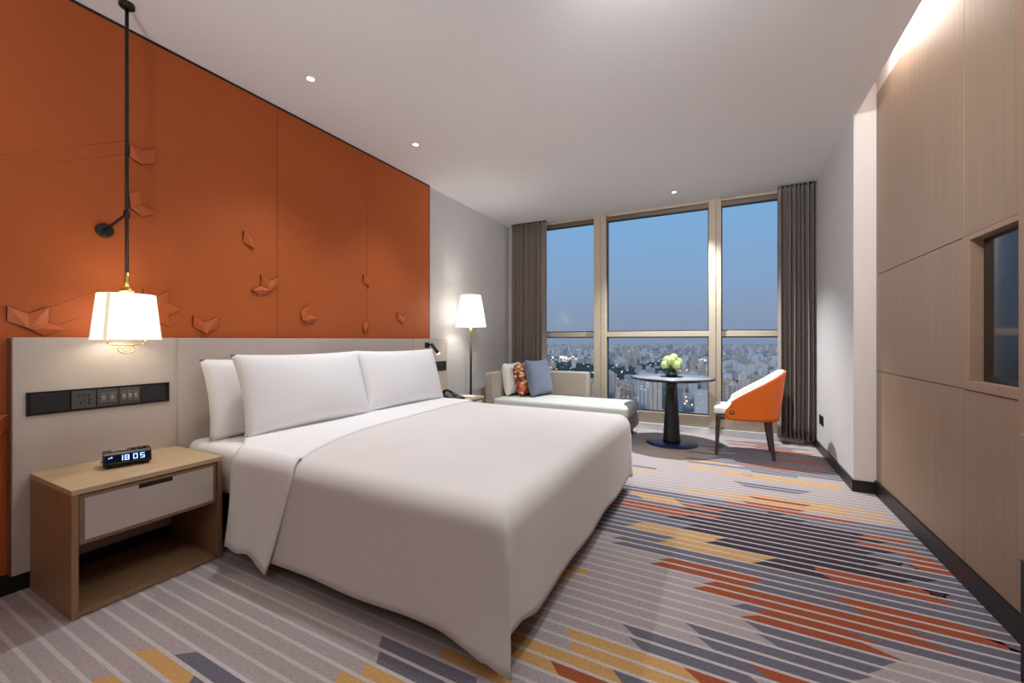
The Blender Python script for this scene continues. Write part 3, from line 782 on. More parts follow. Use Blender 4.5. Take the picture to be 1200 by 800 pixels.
# ------------------------------------------------------------------ window wall
def window(n, x0, x1):
    t = bpy.data.objects.new('window_%d' % n, None); COL.objects.link(t); t['kind'] = 'structure'; t.location = ((x0 + x1) / 2, YW, 0); ORIG[t.name] = Vector(t.location)
    f = MB(); fy0, fy1 = YW - .03, YW + .05
    MB().box(x0, x1, YW - .02, fy1, 2.715, H - .001, bev=.003).build('head_rail', M['window_head'], t)
    f.box(x0, x1, YW - .05, YW - .03, 2.765, H - .001, bev=.003)
    f.box(x0, x1, YW - .035, fy1, 1.165, 1.232, bev=.004)
    f.box(x0, x1, YW - .05, fy1, .075, .215, bev=.004)
    f.build('window_frame', M['window_metal'], t)
    g = MB(); w = .012
    for z0, z1 in ((.215, 1.165), (1.232, 2.715)):
        g.box(x0, x0 + w, YW - .01, YW + .03, z0, z1).box(x1 - w, x1, YW - .01, YW + .03, z0, z1)
        g.box(x0, x1, YW - .01, YW + .03, z0, z0 + w).box(x0, x1, YW - .01, YW + .03, z1 - w, z1)
    g.build('gasket', M['window_dark'], t)
    for z0, z1 in ((.215, 1.165), (1.232, 2.715)):
        MB().box(x0 + .004, x1 - .004, YW + .006, YW + .012, z0, z1).build('pane', M['glass'], t)
mul = [(-1.572, -1.408), (-.175, -.043)]
window(1, -2.72, mul[0][0]); window(2, mul[0][1], mul[1][0]); window(3, mul[1][1], .76)
for i, (a, b) in enumerate(mul):
    m = MB(); c = (a + b) / 2 + .012
    m.box(a, c - .004, YW - .085, YW + .05, .075, H - .001, bev=.003).box(c + .004, b, YW - .085, YW + .05, .075, H - .001, bev=.003).box(c - .005, c + .005, YW - .075, YW + .05, .075, H - .001)
    struct(m, 'window_%d' % (i + 4), M['window_metal'])['kind'] = 'structure'
struct(MB().box(-2.72, .76, YW - .075, YW - .04, 0, .072, bev=.003), 'trim_2', M['white_sill'])

# ------------------------------------------------------------------ curtains
def curtain(x0, x1, n, label, seed):
    rnd = random.Random(seed); mb = MB()
    pts = []; N = n * 14
    jit = [rnd.uniform(.75, 1.25) for _ in range(n + 2)]
    acc = [0]
    for k in range(n): acc.append(acc[-1] + jit[k])
    tot = acc[-1]
    nz = 12; V = []
    for j in range(nz + 1):
        z = .055 + (H - .004 - .055) * j / nz
        for i in range(N + 1):
            u = i / N * n; k = min(n - 1, int(u)); fr = u - k
            x = x0 + (x1 - x0) * (acc[k] + fr * jit[k]) / tot
            amp = .062 * (.85 + .25 * math.sin(k * 2.1 + seed)) * (1 + .15 * (1 - j / nz))
            y = 5.345 + amp * (1 - 2 * abs(math.sin(PI * fr)) ** .85)
            x += .010 * math.sin(2 * PI * fr) + .004 * math.sin(z * 2 + k) * (1 - j / nz)
            V.append((x, y, z))
    W = N + 1
    mb.poly(V, [(j * W + i, j * W + i + 1, (j + 1) * W + i + 1, (j + 1) * W + i) for j in range(nz) for i in range(N)], smooth=True)
    t = thing('curtain', label, 'curtain', ((x0 + x1) / 2, 5.345, 0), group='taupe window curtains')
    o = mb.build('drape', M['curtain'], t)
    s = o.modifiers.new('thick', 'SOLIDIFY'); s.thickness = .004; s.offset = 0
    MB().box(x0, x1, 5.325, 5.365, H - .012, H - .001).build('heading_track', M['black_trim'], t)
curtain(-2.775, -2.24, 8, 'taupe pleated floor-length curtain gathered behind the daybed', 3)
curtain(.515, .842, 8, 'taupe pleated floor-length curtain gathered behind the orange armchair', 8)

# ------------------------------------------------------------------ daybed and cushions
db = thing('daybed', 'grey daybed with low back and pale seat along the window', 'sofa', (-1.78, 4.8, 0))
MB().box(-2.52, -.935, 4.385, 5.17, .10, .268, bev=.012, seg=3).build('base', M['sofa'], db)
MB().box(-2.525, -.915, 4.355, 5.02, .27, .412, bev=.035, seg=5).build('seat_cushion', M['sofa_seat'], db)
MB().box(-2.645, -2.527, 4.37, 5.18, .10, .725, bev=.022, seg=4).build('armrest', M['sofa'], db)
MB().box(-2.527, -1.545, 5.03, 5.18, .27, .715, bev=.022, seg=4).build('backrest', M['sofa'], db)
for x in (-2.56, -1.02):
    for y in (4.47, 5.06): MB().box(x - .03, x + .03, y - .03, y + .03, 0, .101, bev=.004).build('leg', M['black'], db)
CG = 'cushions on the daybed'
pillow('cushion', .42, .42, .20, (-2.44, 4.78, .414), .12, .0, M['cush_white'], 'off-white cushion standing against the daybed armrest', 'cushion', CG, .06, 4)
pillow('cushion', .43, .43, .19, (-2.27, 4.81, .414), .20, .02, M['cush_pattern'], 'rust and cream patterned cushion between the white and the blue one', 'cushion', CG, .06, 5)
pillow('cushion', .47, .47, .17, (-2.075, 4.85, .414), .24, -.22, M['cush_blue'], 'slate blue cushion in front of the patterned one on the daybed', 'cushion', CG, .06, 6)

# ------------------------------------------------------------------ round table, vase, flowers
TX, TY = -.52, 4.78
tb = thing('round_table', 'round pedestal table with dark top and black column before the window', 'table', (TX, TY, 0))
MB().lathe([(0, 0), (.262, 0), (.266, .006), (.262, .014), (.11, .018), (0, .018)], (TX, TY, 0), seg=56).build('base', M['table_blue'], tb)
MB().lathe([(0, .016), (.092, .016), (.088, .05), (.058, .60), (.056, .675), (.16, .686), (.16, .692), (0, .692)], (TX, TY, 0), seg=40).build('column', M['table_black'], tb)
top = MB().lathe([(0, .69), (.36, .69), (.425, .702), (.432, .712), (.432, .718), (.426, .723), (0, .723)], (TX, TY, 0), seg=64).build('table_top', M['table_black'], tb)
MB().lathe([(0, .7228), (.418, .7228), (.418, .7245), (0, .7245)], (TX, TY, 0), seg=64).build('glass_inlay', M['table_top'], top)
zt = .7247
tag(MB().lathe([(0, zt), (.115, zt), (.12, zt + .006), (.112, zt + .006), (.108, zt + .004), (0, zt + .004)], (TX, TY, 0), seg=40).build('tray', M['black_plastic']), 'flat round black tray under the flower vase on the table', 'tray')
zv = zt + .0045
tag(MB().lathe([(0, zv), (.05, zv), (.066, zv + .02), (.066, zv + .035), (.05, zv + .055), (.045, zv + .07), (.042, zv + .07), (.046, zv + .055), (.06, zv + .035), (.06, zv + .02), (0, zv + .008)], (TX, TY, 0)).build('vase', M['vase']), 'small dark green glass vase on the round table', 'vase')
fw = thing('flower_arrangement', 'ball of pale green hydrangea flowers in the vase on round table', 'flowers', (TX, TY, zv + .012))
MB().tube((TX, TY, zv + .012), (TX, TY, zv + .14), .006).tube((TX + .01, TY, zv + .012), (TX + .03, TY - .02, zv + .13), .004).tube((TX - .01, TY, zv + .012), (TX - .03, TY - .02, zv + .13), .004).build('stem', M['flower_leaf'], fw)
rnd = random.Random(5)
for i, (dx, dy, dz) in enumerate([(-.06, -.03, .0), (.05, -.04, .0), (0, -.06, .045), (-.045, .03, .05), (.06, .03, .03), (0, .05, .0), (.02, 0, .075)]):
    c = Vector((TX + dx, TY + dy, zv + .125 + dz)); m = MB()
    for q in range(70):
        f = (q + .5) / 70; ph = q * 2.39996; zz = 1 - 2 * f; rr = math.sqrt(1 - zz * zz)
        d = Vector((rr * math.cos(ph), rr * math.sin(ph), zz))
        p = c + d * .044; T = Matrix.Translation(p) @ d.to_track_quat('Z', 'Y').to_matrix().to_4x4() @ Matrix.Rotation(rnd.uniform(0, 6), 4, 'Z')
        s = .0095
        for k in range(4):
            R = T @ Matrix.Rotation(k * PI / 2, 4, 'Z')
            m.poly([R @ Vector(v) for v in ((0, 0, .001), (s * .6, -s * .55, .003), (s * 1.1, 0, .0035), (s * .6, s * .55, .003))], [(0, 1, 2, 3)])
    m.sphere(c, .042, seg=12)
    m.build('flower_head', M['flower'], fw)
m = MB()
for a in range(5):
    t = a * 1.257; c, q = math.cos(t), math.sin(t)
    m.poly([(TX + c * .03, TY + q * .03, zv + .08), (TX + c * .07 - q * .03, TY + q * .07 + c * .03, zv + .085), (TX + c * .11, TY + q * .11, zv + .07), (TX + c * .07 + q * .03, TY + q * .07 - c * .03, zv + .085)], [(0, 1, 2, 3)])
m.build('leaf', M['flower_leaf'], fw)

# ------------------------------------------------------------------ orange armchair (faces -x, towards the table)
def armchair():
    t = thing('armchair', 'orange leather tub armchair with white lining and dark wooden legs by the round table', 'chair', (.19, 4.69, 0))
    yc, hw = 4.69, .245
    # plan curve of the shell: a U open to -x
    def plan(s, off=0.0):
        """s in 0..1 from near arm front round the back to far arm front -> (x, y, nx, ny)"""
        L1 = .30; R = hw; La = PI * R * .5; tot = 2 * L1 + 2 * La * .72
        s2 = s * 2 - 1; a = abs(s2); sg = -1 if s2 < 0 else 1
        # superellipse like U
        th = (1 - a)          # 0 at front, 1 at back centre
        if th < .52:
            q = th / .52; x = -.005 + q * .27; y = hw + .0 * q; nx, ny = 0, 1
        else:
            q = (th - .52) / .48; ang = q * PI / 2
            x = .265 + .195 * math.sin(ang); y = hw * math.cos(ang) ** .8 if q < 1 else 0
            nx, ny = math.sin(ang), math.cos(ang)
        return x + nx * off, yc + sg * (y + ny * off), th
    n, nz = 56, 12
    def shell(off, lift=0):
        V = []
        for i in range(n + 1):
            x, y, th = plan(i / n, off)
            e = min(1, max(0, (plan(i / n)[0] + .005) / .465))
            ztop = .49 + .345 * e ** .92 + lift
            zb = .365
            fr = max(0, 1 - th / .10)                       # rounded front of the arm
            for k in range(nz + 1):
                v = k / nz; z = zb + (ztop - zb) * v
                lean = .055 * (z - .365) / .48 * min(1, th * 1.4)    # back rakes outward with height
                front = .065 * (abs(2 * v - 1) ** 2.4) * fr
                V.append((x + lean + front, y + (y - yc) * .04 * v, z))
        return V
    W = nz + 1
    def faces(): return [(i * W + k, (i + 1) * W + k, (i + 1) * W + k + 1, i * W + k + 1) for i in range(n) for k in range(nz)]
    def closed(Vo, Vi):
        m = MB(); k0 = len(Vo); F = faces() + [tuple(q + k0 for q in f) for f in faces()]
        for i in range(n):
            a, b = i * W + nz, (i + 1) * W + nz; F.append((a, b, b + k0, a + k0)); a, b = i * W, (i + 1) * W; F.append((a, b, b + k0, a + k0))
        for i in (0, n):
            for k in range(nz): a = i * W + k; F.append((a, a + 1, a + 1 + k0, a + k0))
        return m.poly(Vo + Vi, F, smooth=True)
    outer, mid, inner = shell(.0), shell(-.016), shell(-.052, .004)
    so = closed(outer, mid).build('shell', M['orange_leather'], t)
    li = closed(shell(-.0165, .006), inner).build('lining', M['white_leather'], t)
    MB().box(-.105, .40, yc - .19, yc + .19, .395, .478, bev=.03, seg=4).build('seat', M['white_leather'], t)
    # underside closing board and dark seat frame
    b = MB(); pts = [plan(i / 40, -.018)[:2] for i in range(41)]
    b.prism([(p[0], p[1]) for p in pts], 'z', .358, .392).build('seat_board', M['orange_leather'], t)
    MB().box(-.085, .02, yc - .205, yc + .205, .352, .394, bev=.006).build('seat_frame', M['walnut'], t)
    def leg(x0, y0, x1, y1, zt, a, b):
        m = MB(); V = []
        for z, (cx, cy), s in ((0, (x1, y1), b), (zt, (x0, y0), a)):
            V += [(cx - s, cy - s, z), (cx + s, cy - s, z), (cx + s, cy + s, z), (cx - s, cy + s, z)]
        m.poly(V, [(0, 1, 2, 3), (4, 5, 6, 7), (0, 1, 5, 4), (1, 2, 6, 5), (2, 3, 7, 6), (3, 0, 4, 7)])
        m.build('leg', M['walnut'], t)
    for s in (-1, 1):
        leg(-.06, yc + s * .185, -.078, yc + s * .195, .392, .024, .012)
        leg(.36, yc + s * .16, .402, yc + s * .178, .362, .027, .012)
    for s in (-1,):
        R = Matrix.Translation((.055, yc + s * (hw + .0035), .435)) @ Matrix.Rotation(PI / 2, 4, 'X')
        bt = MB().lathe([(.012, 0), (.020, 0), (.020, .004), (.012, .005), (.012, 0)], T=R).build('grommet', M['walnut'], so)
        MB().lathe([(0, -.001), (.012, -.001), (.012, .003), (0, .004)], T=R).build('rivet', M['brass'], so)
armchair()

# ------------------------------------------------------------------ right wall: veneer panels, tv niche, cabinet
WG = 'brown wood veneer wall panels'
def wp(y0, y1, z0, z1, label):
    tag(MB().box(XC, XC + .03, y0 + .002, y1 - (.006 if y1 > 3.8 else .002), z0 + .002, z1 - .002, bev=.0012).build('veneer_cladding', M['wood_panel']), label, 'wall panel', WG, 'thing')
wp(2.65, 3.894, 1.60, 2.92, 'upper wood veneer panel beside the pale pier, lit from the ceiling cove')
wp(YB, 2.65, 1.60, 2.92, 'upper wood veneer panel above the television')
wp(2.65, 3.894, .90, 1.60, 'middle wood veneer panel between pale pier and television frame')
wp(2.65, 3.894, .10, .90, 'lower wood veneer panel beside the pale pier, above baseboard')
wp(YB, 2.65, .10, .90, 'lower wood veneer panel below the television')
nf = thing('niche_frame', 'brown wood frame around the recessed television', 'frame', (XC, 2.0, .9))
fy0, fy1, oz0, oz1 = 1.30, 2.587, .942, 1.575
m = MB()
m.box(XC - .006, XC + .055, fy1, 2.648, .902, 1.598, bev=.001).box(XC - .006, XC + .055, 1.2, fy0, .902, 1.598, bev=.001)
m.box(XC - .006, XC + .055, fy0, fy1, .902, oz0, bev=.001).box(XC - .006, XC + .055, fy0, fy1, oz1, 1.598, bev=.001)
m.build('frame_border', M['wood_frame'], nf)
tv = thing('television', 'black flat screen television recessed in the wood veneer wall', 'tv', (XC + .04, 2.0, oz0))
MB().box(XC + .036, XC + .058, fy0 + .004, fy1 - .006, oz0 + .002, oz1 - .004, bev=.002).build('bezel', M['black_plastic'], tv)
MB().box(XC + .033, XC + .0365, fy0 + .02, fy1 - .022, oz0 + .03, oz1 - .02).build('screen', M['black_gloss'], tv)
tc_ = thing('tall_cabinet', 'tall wood cabinet on a black plinth, in front of the veneer wall beside the television', 'cabinet', (.91, 1.5, 0))
MB().box(.862, XC - .001, 1.0, 1.985, .405, 2.79, bev=.004).build('body', M['wood_frame'], tc_)
MB().box(.857, .866, 1.05, 1.965, .43, .82, bev=.003).build('door', M['wood_panel'], tc_)
MB().box(.866, XC - .001, 1.0, 1.98, 0, .404).build('plinth', M['black'], tc_)
sk = thing('wall_socket', 'dark double wall socket low on the grey wall by the curtain', 'socket', (XR, 5.04, .28))
pl_ = MB().box(XR - .008, XR - .0005, 4.955, 5.125, .285, .375, bev=.002).build('socket_plate', M['black_plastic'], sk)
for c in (5.0, 5.08):
    MB().box(XR - .0095, XR - .007, c - .03, c + .03, .30, .36, bev=.001).build('socket_face', M['black'], pl_)
# LED strip in the cove
led = thing('led_strip', 'warm LED strip light hidden in the ceiling cove above the wood veneer wall', 'light strip', (XR + .03, 3.2, 3.1))
MB().box(XR + .02, XR + .04, 1.4, 3.85, 3.098, 3.106).build('light_bar', M['led'], led)
MB().box(XR + .014, XR + .046, 1.4, 3.85, 3.106, 3.119).build('housing', M['ceiling'], led)

# ------------------------------------------------------------------ the city below
GZ = -200.0
def facade(name, wall, win, sx, sz, lit, seed=0.0):
    m, n, l = new_mat(name); b = n['Principled BSDF']; b.inputs['Roughness'].default_value = .8
    tc = n.new('ShaderNodeTexCoord'); sp = n.new('ShaderNodeSeparateXYZ'); l.new(tc.outputs['Object'], sp.inputs[0])
    ad = n.new('ShaderNodeMath'); ad.operation = 'ADD'; l.new(sp.outputs[0], ad.inputs[0]); l.new(sp.outputs[1], ad.inputs[1])
    cb_ = n.new('ShaderNodeCombineXYZ'); l.new(ad.outputs[0], cb_.inputs[0]); l.new(sp.outputs[2], cb_.inputs[1])
    br = n.new('ShaderNodeTexBrick'); br.offset = 0; br.inputs['Scale'].default_value = 1
    br.inputs['Brick Width'].default_value = sx; br.inputs['Row Height'].default_value = sz
    br.inputs['Mortar Size'].default_value = sz * .30; br.inputs['Mortar Smooth'].default_value = 0
    br.inputs['Color1'].default_value = (0, 0, 0, 1); br.inputs['Color2'].default_value = (1, 1, 1, 1); br.inputs['Mortar'].default_value = (0, 0, 0, 1)
    l.new(cb_.outputs[0], br.inputs['Vector'])
    mx = n.new('ShaderNodeMix'); mx.data_type = 'RGBA'
    mx.inputs['A'].default_value = (*lin(win), 1); mx.inputs['B'].default_value = (*lin(wall), 1)
    # roofs stay wall coloured
    ge = n.new('ShaderNodeNewGeometry'); sn = n.new('ShaderNodeSeparateXYZ'); l.new(ge.outputs['Normal'], sn.inputs[0])
    mxx = n.new('ShaderNodeMath'); mxx.operation = 'MAXIMUM'; l.new(br.outputs['Fac'], mxx.inputs[0]); l.new(sn.outputs[2], mxx.inputs[1])
    l.new(mxx.outputs[0], mx.inputs['Factor']); l.new(mx.outputs['Result'], b.inputs['Base Color'])
    wn = n.new('ShaderNodeMath'); wn.operation = 'GREATER_THAN'; wn.inputs[1].default_value = lit
    rgb = n.new('ShaderNodeRGBToBW'); l.new(br.outputs['Color'], rgb.inputs[0]); l.new(rgb.outputs[0], wn.inputs[0])
    iv = n.new('ShaderNodeMath'); iv.operation = 'SUBTRACT'; iv.inputs[0].default_value = 1; iv.use_clamp = True; l.new(mxx.outputs[0], iv.inputs[1])
    mu = n.new('ShaderNodeMath'); mu.operation = 'MULTIPLY'; l.new(wn.outputs[0], mu.inputs[0]); l.new(iv.outputs[0], mu.inputs[1])
    st = n.new('ShaderNodeMath'); st.operation = 'MULTIPLY'; st.inputs[1].default_value = 1.1; l.new(mu.outputs[0], st.inputs[0])
    b.inputs['Emission Color'].default_value = (*lin((255, 214, 160)), 1); l.new(st.outputs[0], b.inputs['Emission Strength'])
    m.cycles.emission_sampling = 'NONE'
    return m
FAC = [facade('pale_tower_facade', (224, 208, 194), (140, 140, 148), 3.4, 3.1, .965), facade('grey_facade', (178, 178, 182), (104, 112, 126), 3.6, 3.2, .94),
       facade('warm_facade', (206, 186, 170), (120, 116, 118), 4.0, 3.2, .94), facade('cool_facade', (136, 146, 158), (84, 94, 112), 3.0, 3.4, .94),
       facade('white_facade', (222, 222, 222), (130, 136, 146), 4.2, 3.3, .95)]
M['city_ground'] = pm('dark_city_ground', (70, 78, 80), .95, spec=.05, noise=(.004, .004, .004), vary=.35)
M['woodland'] = pm('woodland_green', (48, 64, 58), .95, spec=.05, noise=(.03, .03, .03), vary=.35)
M['city_lamp'] = pm('street_lamp_glow', (255, 220, 170), .5, noise=(1, 1, 1), vary=.01, emit=((255, 236, 210), 4.0)); M['city_lamp'].cycles.emission_sampling = 'NONE'
M['road'] = pm('grey_road', (112, 112, 116), .9, noise=(.05, .05, .05), vary=.1)

struct(MB().poly([(-16000, 80, GZ), (16000, 80, GZ), (16000, 17000, GZ), (-16000, 17000, GZ)], [(0, 1, 2, 3)]), 'ground', M['city_ground'])
def fan(px, D):
    """ground position in direction of photo column px at distance D (used to keep the city inside the window's view)"""
    u = (px - CX) / F_PX; X, Y = u * C_ - S_, u * S_ + C_
    return X * D, Y * D
# --- tall pale residential towers: slabs with projecting bays and a roof crown
def tower_mesh(w, d, h, bays, seed):
    rnd = random.Random(seed); m = MB()
    m.box(-w / 2, w / 2, -d / 2, d / 2, 0, h)
    bw = w / (bays * 2 - 1)
    for i in range(bays):
        x0 = -w / 2 + i * 2 * bw
        m.box(x0, x0 + bw, -d / 2 - 2.2, d / 2 + 2.2, 0, h - rnd.choice([0, 3, 6]))
    m.box(-w * .32, w * .32, -d * .3, d * .3, h, h + 4.5)
    for i in range(2):
        x = rnd.uniform(-w * .28, w * .12); m.box(x, x + w * .18, -d * .2, d * .2, h + 4.5, h + 8)
    return m
protos = []
for i, (w, d, h, b) in enumerate([(26, 15, 108, 3), (32, 16, 98, 4), (22, 15, 116, 3), (38, 15, 88, 4)]):
    protos.append((tower_mesh(w, d, h, b, i), w, d, h))
tower_me = []
for mb_, w, d, h in protos:
    me = bpy.data.meshes.new('residential_tower'); bmesh.ops.recalc_face_normals(mb_.bm, faces=mb_.bm.faces); mb_.bm.to_mesh(me); mb_.bm.free(); tower_me.append(me)
TLAB = 'pale high-rise apartment tower in the city below, seen through the lower window panes'
def put(me, name, x, y, rz, label, group, mat, s=(1, 1, 1)):
    o = bpy.data.objects.new(name, me); COL.objects.link(o); o.location = (x, y, GZ); o.rotation_euler = (0, 0, rz); o.scale = s
    tag(o, label, 'building', group); return o
for k, me in enumerate(tower_me): me.materials.append(FAC[[0, 0, 4, 2][k]])
rnd = random.Random(21)
tw = []
for px, D in [(655, 1330), (668, 1260), (684, 1150), (692, 1220), (702, 1130), (716, 1320), (732, 1010), (741, 1060), (751, 980), (760, 1040), (768, 960), (778, 1080), (733, 1180), (755, 1210),
              (861, 1000), (870, 1090), (853, 1140), (884, 1300), (898, 1220), (812, 1320), (796, 1500), (640, 1200), (620, 1100), (916, 1120), (935, 1010), (600, 1300), (960, 1180)]:
    x, y = fan(px, D); k = rnd.randrange(4)
    put(tower_me[k], 'residential_tower', x, y, YAW + rnd.uniform(-.25, .25), TLAB, 'residential towers below the window', None, (1, 1, rnd.uniform(.82, 1.0)))
    tw.append((x, y))
# --- mid-rise buildings, the nearest ones each a thing, the rest one mass
def block_mesh(w, d, h, seed):
    rnd = random.Random(seed); m = MB()
    m.box(-w / 2, w / 2, -d / 2, d / 2, 0, h)
    m.box(-w * .3, w * .1, -d * .25, d * .25, h, h + 3).box(w * .2, w * .38, -d * .2, d * .15, h, h + 2.2)
    t = rnd.random()
    if t < .5: m.box(-w / 2 - 6, -w / 2, -d / 2, d / 2, 0, h * .55)
    else: m.box(w / 2, w / 2 + 8, -d / 2, d / 3, 0, h * .7)
    return m
blk = []
for i, (w, d, h) in enumerate([(46, 14, 22), (34, 22, 46), (28, 18, 62), (60, 16, 19), (24, 20, 76), (70, 40, 14), (40, 15, 32), (52, 18, 26)]):
    b = block_mesh(w, d, h, i); me = bpy.data.meshes.new('city_building'); bmesh.ops.recalc_face_normals(b.bm, faces=b.bm.faces); b.bm.to_mesh(me); b.bm.free()
    me.materials.append(FAC[i % 5]); blk.append((me, w, d, h))
def park(px, D):
    return (px < 800 and 2050 < D < 3300 + 300 * math.sin(px * .05)) or (px < 720 and 1450 < D < 3300)
cnt = 0; tries = 0
placed = list(tw)
cand = []
while len(cand) < 12500 and tries < 120000:
    tries += 1
    D = 800 * (18 ** (rnd.random() ** .72)); px = rnd.uniform(430, 1010)
    if park(px, D) and rnd.random() > .06: continue
    x, y = fan(px, D)
    cand.append((D, px, x, y))
cand.sort()
sel, mass = [], []
grid = {}
def free(x, y, r):
    g = (int(x // 60), int(y // 60))
    for a in (-1, 0, 1):
        for b in (-1, 0, 1):
            for q in grid.get((g[0] + a, g[1] + b), ()):
                if (q[0] - x) ** 2 + (q[1] - y) ** 2 < r * r: return False
    grid.setdefault(g, []).append((x, y)); return True
for x, y in tw: free(x, y, 1)
for c in cand:
    if free(c[2], c[3], 52 if len(sel) < 240 else 38): (sel if len(sel) < 240 and 625 < c[1] < 925 and c[0] > 950 else mass).append(c)
BL = 'city building of several storeys in the twilight city, seen through the lower window panes'
for D, px, x, y in sel:
    right = px > 820
    k = rnd.choice([1, 2, 4, 2, 4, 6, 1] if right and D > 1500 else [0, 1, 3, 5, 6, 7, 0, 7, 6])
    put(blk[k][0], 'city_building', x, y, .35 + rnd.choice([0, PI / 2]) + rnd.uniform(-.08, .08), BL, 'mid-rise city buildings below the window', None)
# the mass beyond
V, Fc, MI = [], [], []
for D, px, x, y in mass:
    f = 1 + D / 14000
    h = rnd.choice([14, 16, 18, 22, 26, 34, 50, 66]) if rnd.random() < .92 else rnd.uniform(66, 110)
    w_, d_, a = rnd.uniform(18, 46) * f, rnd.uniform(12, 24) * f, .35 + rnd.choice([0, PI / 2]) + rnd.uniform(-.1, .1)
    c, s_, k, mi = math.cos(a), math.sin(a), len(V), rnd.choice([0, 1, 2, 2, 1, 3])
    for z in (GZ, GZ + h):
        for ux, uy in ((-1, -1), (1, -1), (1, 1), (-1, 1)):
            lx, ly = ux * w_ / 2, uy * d_ / 2; V.append((x + lx * c - ly * s_, y + lx * s_ + ly * c, z))
    Fc += [(k, k + 1, k + 5, k + 4), (k + 1, k + 2, k + 6, k + 5), (k + 2, k + 3, k + 7, k + 6), (k + 3, k, k + 4, k + 7), (k + 4, k + 5, k + 6, k + 7)]; MI += [mi] * 5
me = bpy.data.meshes.new('distant_city'); me.from_pydata(V, [], Fc)
for q in (1, 2, 4, 3): me.materials.append(FAC[q])
for p, mi in zip(me.polygons, MI): p.material_index = mi
dc = bpy.data.objects.new('distant_city', me); COL.objects.link(dc); tag(dc, 'mass of small distant buildings spreading to the horizon beyond the window', 'city', None, 'stuff')
def near_building(x, y, r=60):
    g = (int(x // 60), int(y // 60))
    return any((q[0] - x) ** 2 + (q[1] - y) ** 2 < r * r for a in (-1, 0, 1) for b in (-1, 0, 1) for q in grid.get((g[0] + a, g[1] + b), ()))
# woodland: many low crowns in one mass
V, Fc = [], []
for i in range(9000):
    for _ in range(30):
        px = rnd.uniform(430, 1010); D = 1000 * (10 ** rnd.random())
        x, y = fan(px, D)
        if near_building(x, y): continue
        if park(px, D) or (D < 3500 and rnd.random() < .18) or rnd.random() < .03: break
    else: continue
    r = rnd.uniform(8, 17) * (1 + D / 6000); h = rnd.uniform(9, 17); k = len(V); n = 7
    for a in range(n): t = 2 * PI * a / n; V.append((x + r * math.cos(t), y + r * math.sin(t), GZ))
    for a in range(n): t = 2 * PI * a / n; q = rnd.uniform(.6, .85); V.append((x + r * q * math.cos(t), y + r * q * math.sin(t), GZ + h * .7))
    V.append((x, y, GZ + h))
    for a in range(n):
        b = (a + 1) % n; Fc += [(k + a, k + b, k + n + b, k + n + a), (k + n + a, k + n + b, k + 2 * n)]
me = bpy.data.meshes.new('woodland'); me.from_pydata(V, [], Fc); me.materials.append(M['woodland'])
wo = bpy.data.objects.new('woodland', me); COL.objects.link(wo); tag(wo, 'dark green belt of trees in the city below the window', 'trees', None, 'stuff')
# street lamps and lit signs as small glowing boxes
items = []
for i in range(6000):
    D = 1100 * (12 ** rnd.random()); px = rnd.uniform(430, 1010)
    if park(px, D) and rnd.random() < .8: continue
    x, y = fan(px, D)
    if near_building(x, y, 34) or len(items) > 1300: continue
    s = 2.0 + D / 1300; items.append((x, y, s, 0))
for i in range(260):
    px = rnd.gauss(660, 14); D = rnd.gauss(4300, 260); x, y = fan(px, D)
    if not near_building(x, y, 30): items.append((x, y, 5, 0))
for i in range(130):
    px = rnd.gauss(866, 12); D = rnd.gauss(7800, 500); x, y = fan(px, D)
    if not near_building(x, y, 30): items.append((x, y, 8, 0))
for i in range(90):
    px = rnd.gauss(752, 8); D = rnd.gauss(5400, 200); x, y = fan(px, D)
    if not near_building(x, y, 30): items.append((x, y, 6, 0))
lm = [(0, 0, x, y, s, s, s * .8 + 18, 0) for x, y, s, _ in items]
V, Fc = [], []
for x, y, s, _ in items:
    k = len(V); z0 = GZ + 20; h = s * .7
    for z in (z0, z0 + h):
        for ux, uy in ((-1, -1), (1, -1), (1, 1), (-1, 1)): V.append((x + ux * s / 2, y + uy * s / 2, z))
    Fc += [(k, k + 1, k + 5, k + 4), (k + 1, k + 2, k + 6, k + 5), (k + 2, k + 3, k + 7, k + 6), (k + 3, k, k + 4, k + 7), (k + 4, k + 5, k + 6, k + 7), (k, k + 3, k + 2, k + 1)]
me = bpy.data.meshes.new('city_lights'); me.from_pydata(V, [], Fc); me.materials.append(M['city_lamp'])
cl = bpy.data.objects.new('city_lights', me); COL.objects.link(cl); tag(cl, 'scattered warm street lights of the city at dusk beyond the window', 'lights', None, 'stuff')

# haze over the city (a real scattering volume, outside the building only)
HAZE = True
if HAZE:
    m, n, l = new_mat('evening_haze'); n.remove(n['Principled BSDF'])
    vs = n.new('ShaderNodeVolumeScatter'); vs.inputs['Color'].default_value = (.93, .95, 1, 1); vs.inputs['Density'].default_value = 1 / 22000; vs.inputs['Anisotropy'].default_value = 0.2
    l.new(vs.outputs[0], n['Material Output'].inputs['Volume'])
    hz = MB().box(-16500, 16500, 300, 17500, GZ - 5, 260).build('outside_haze', m); tag(hz, 'thin blue evening haze over the city beyond the window', 'haze', None, 'stuff')

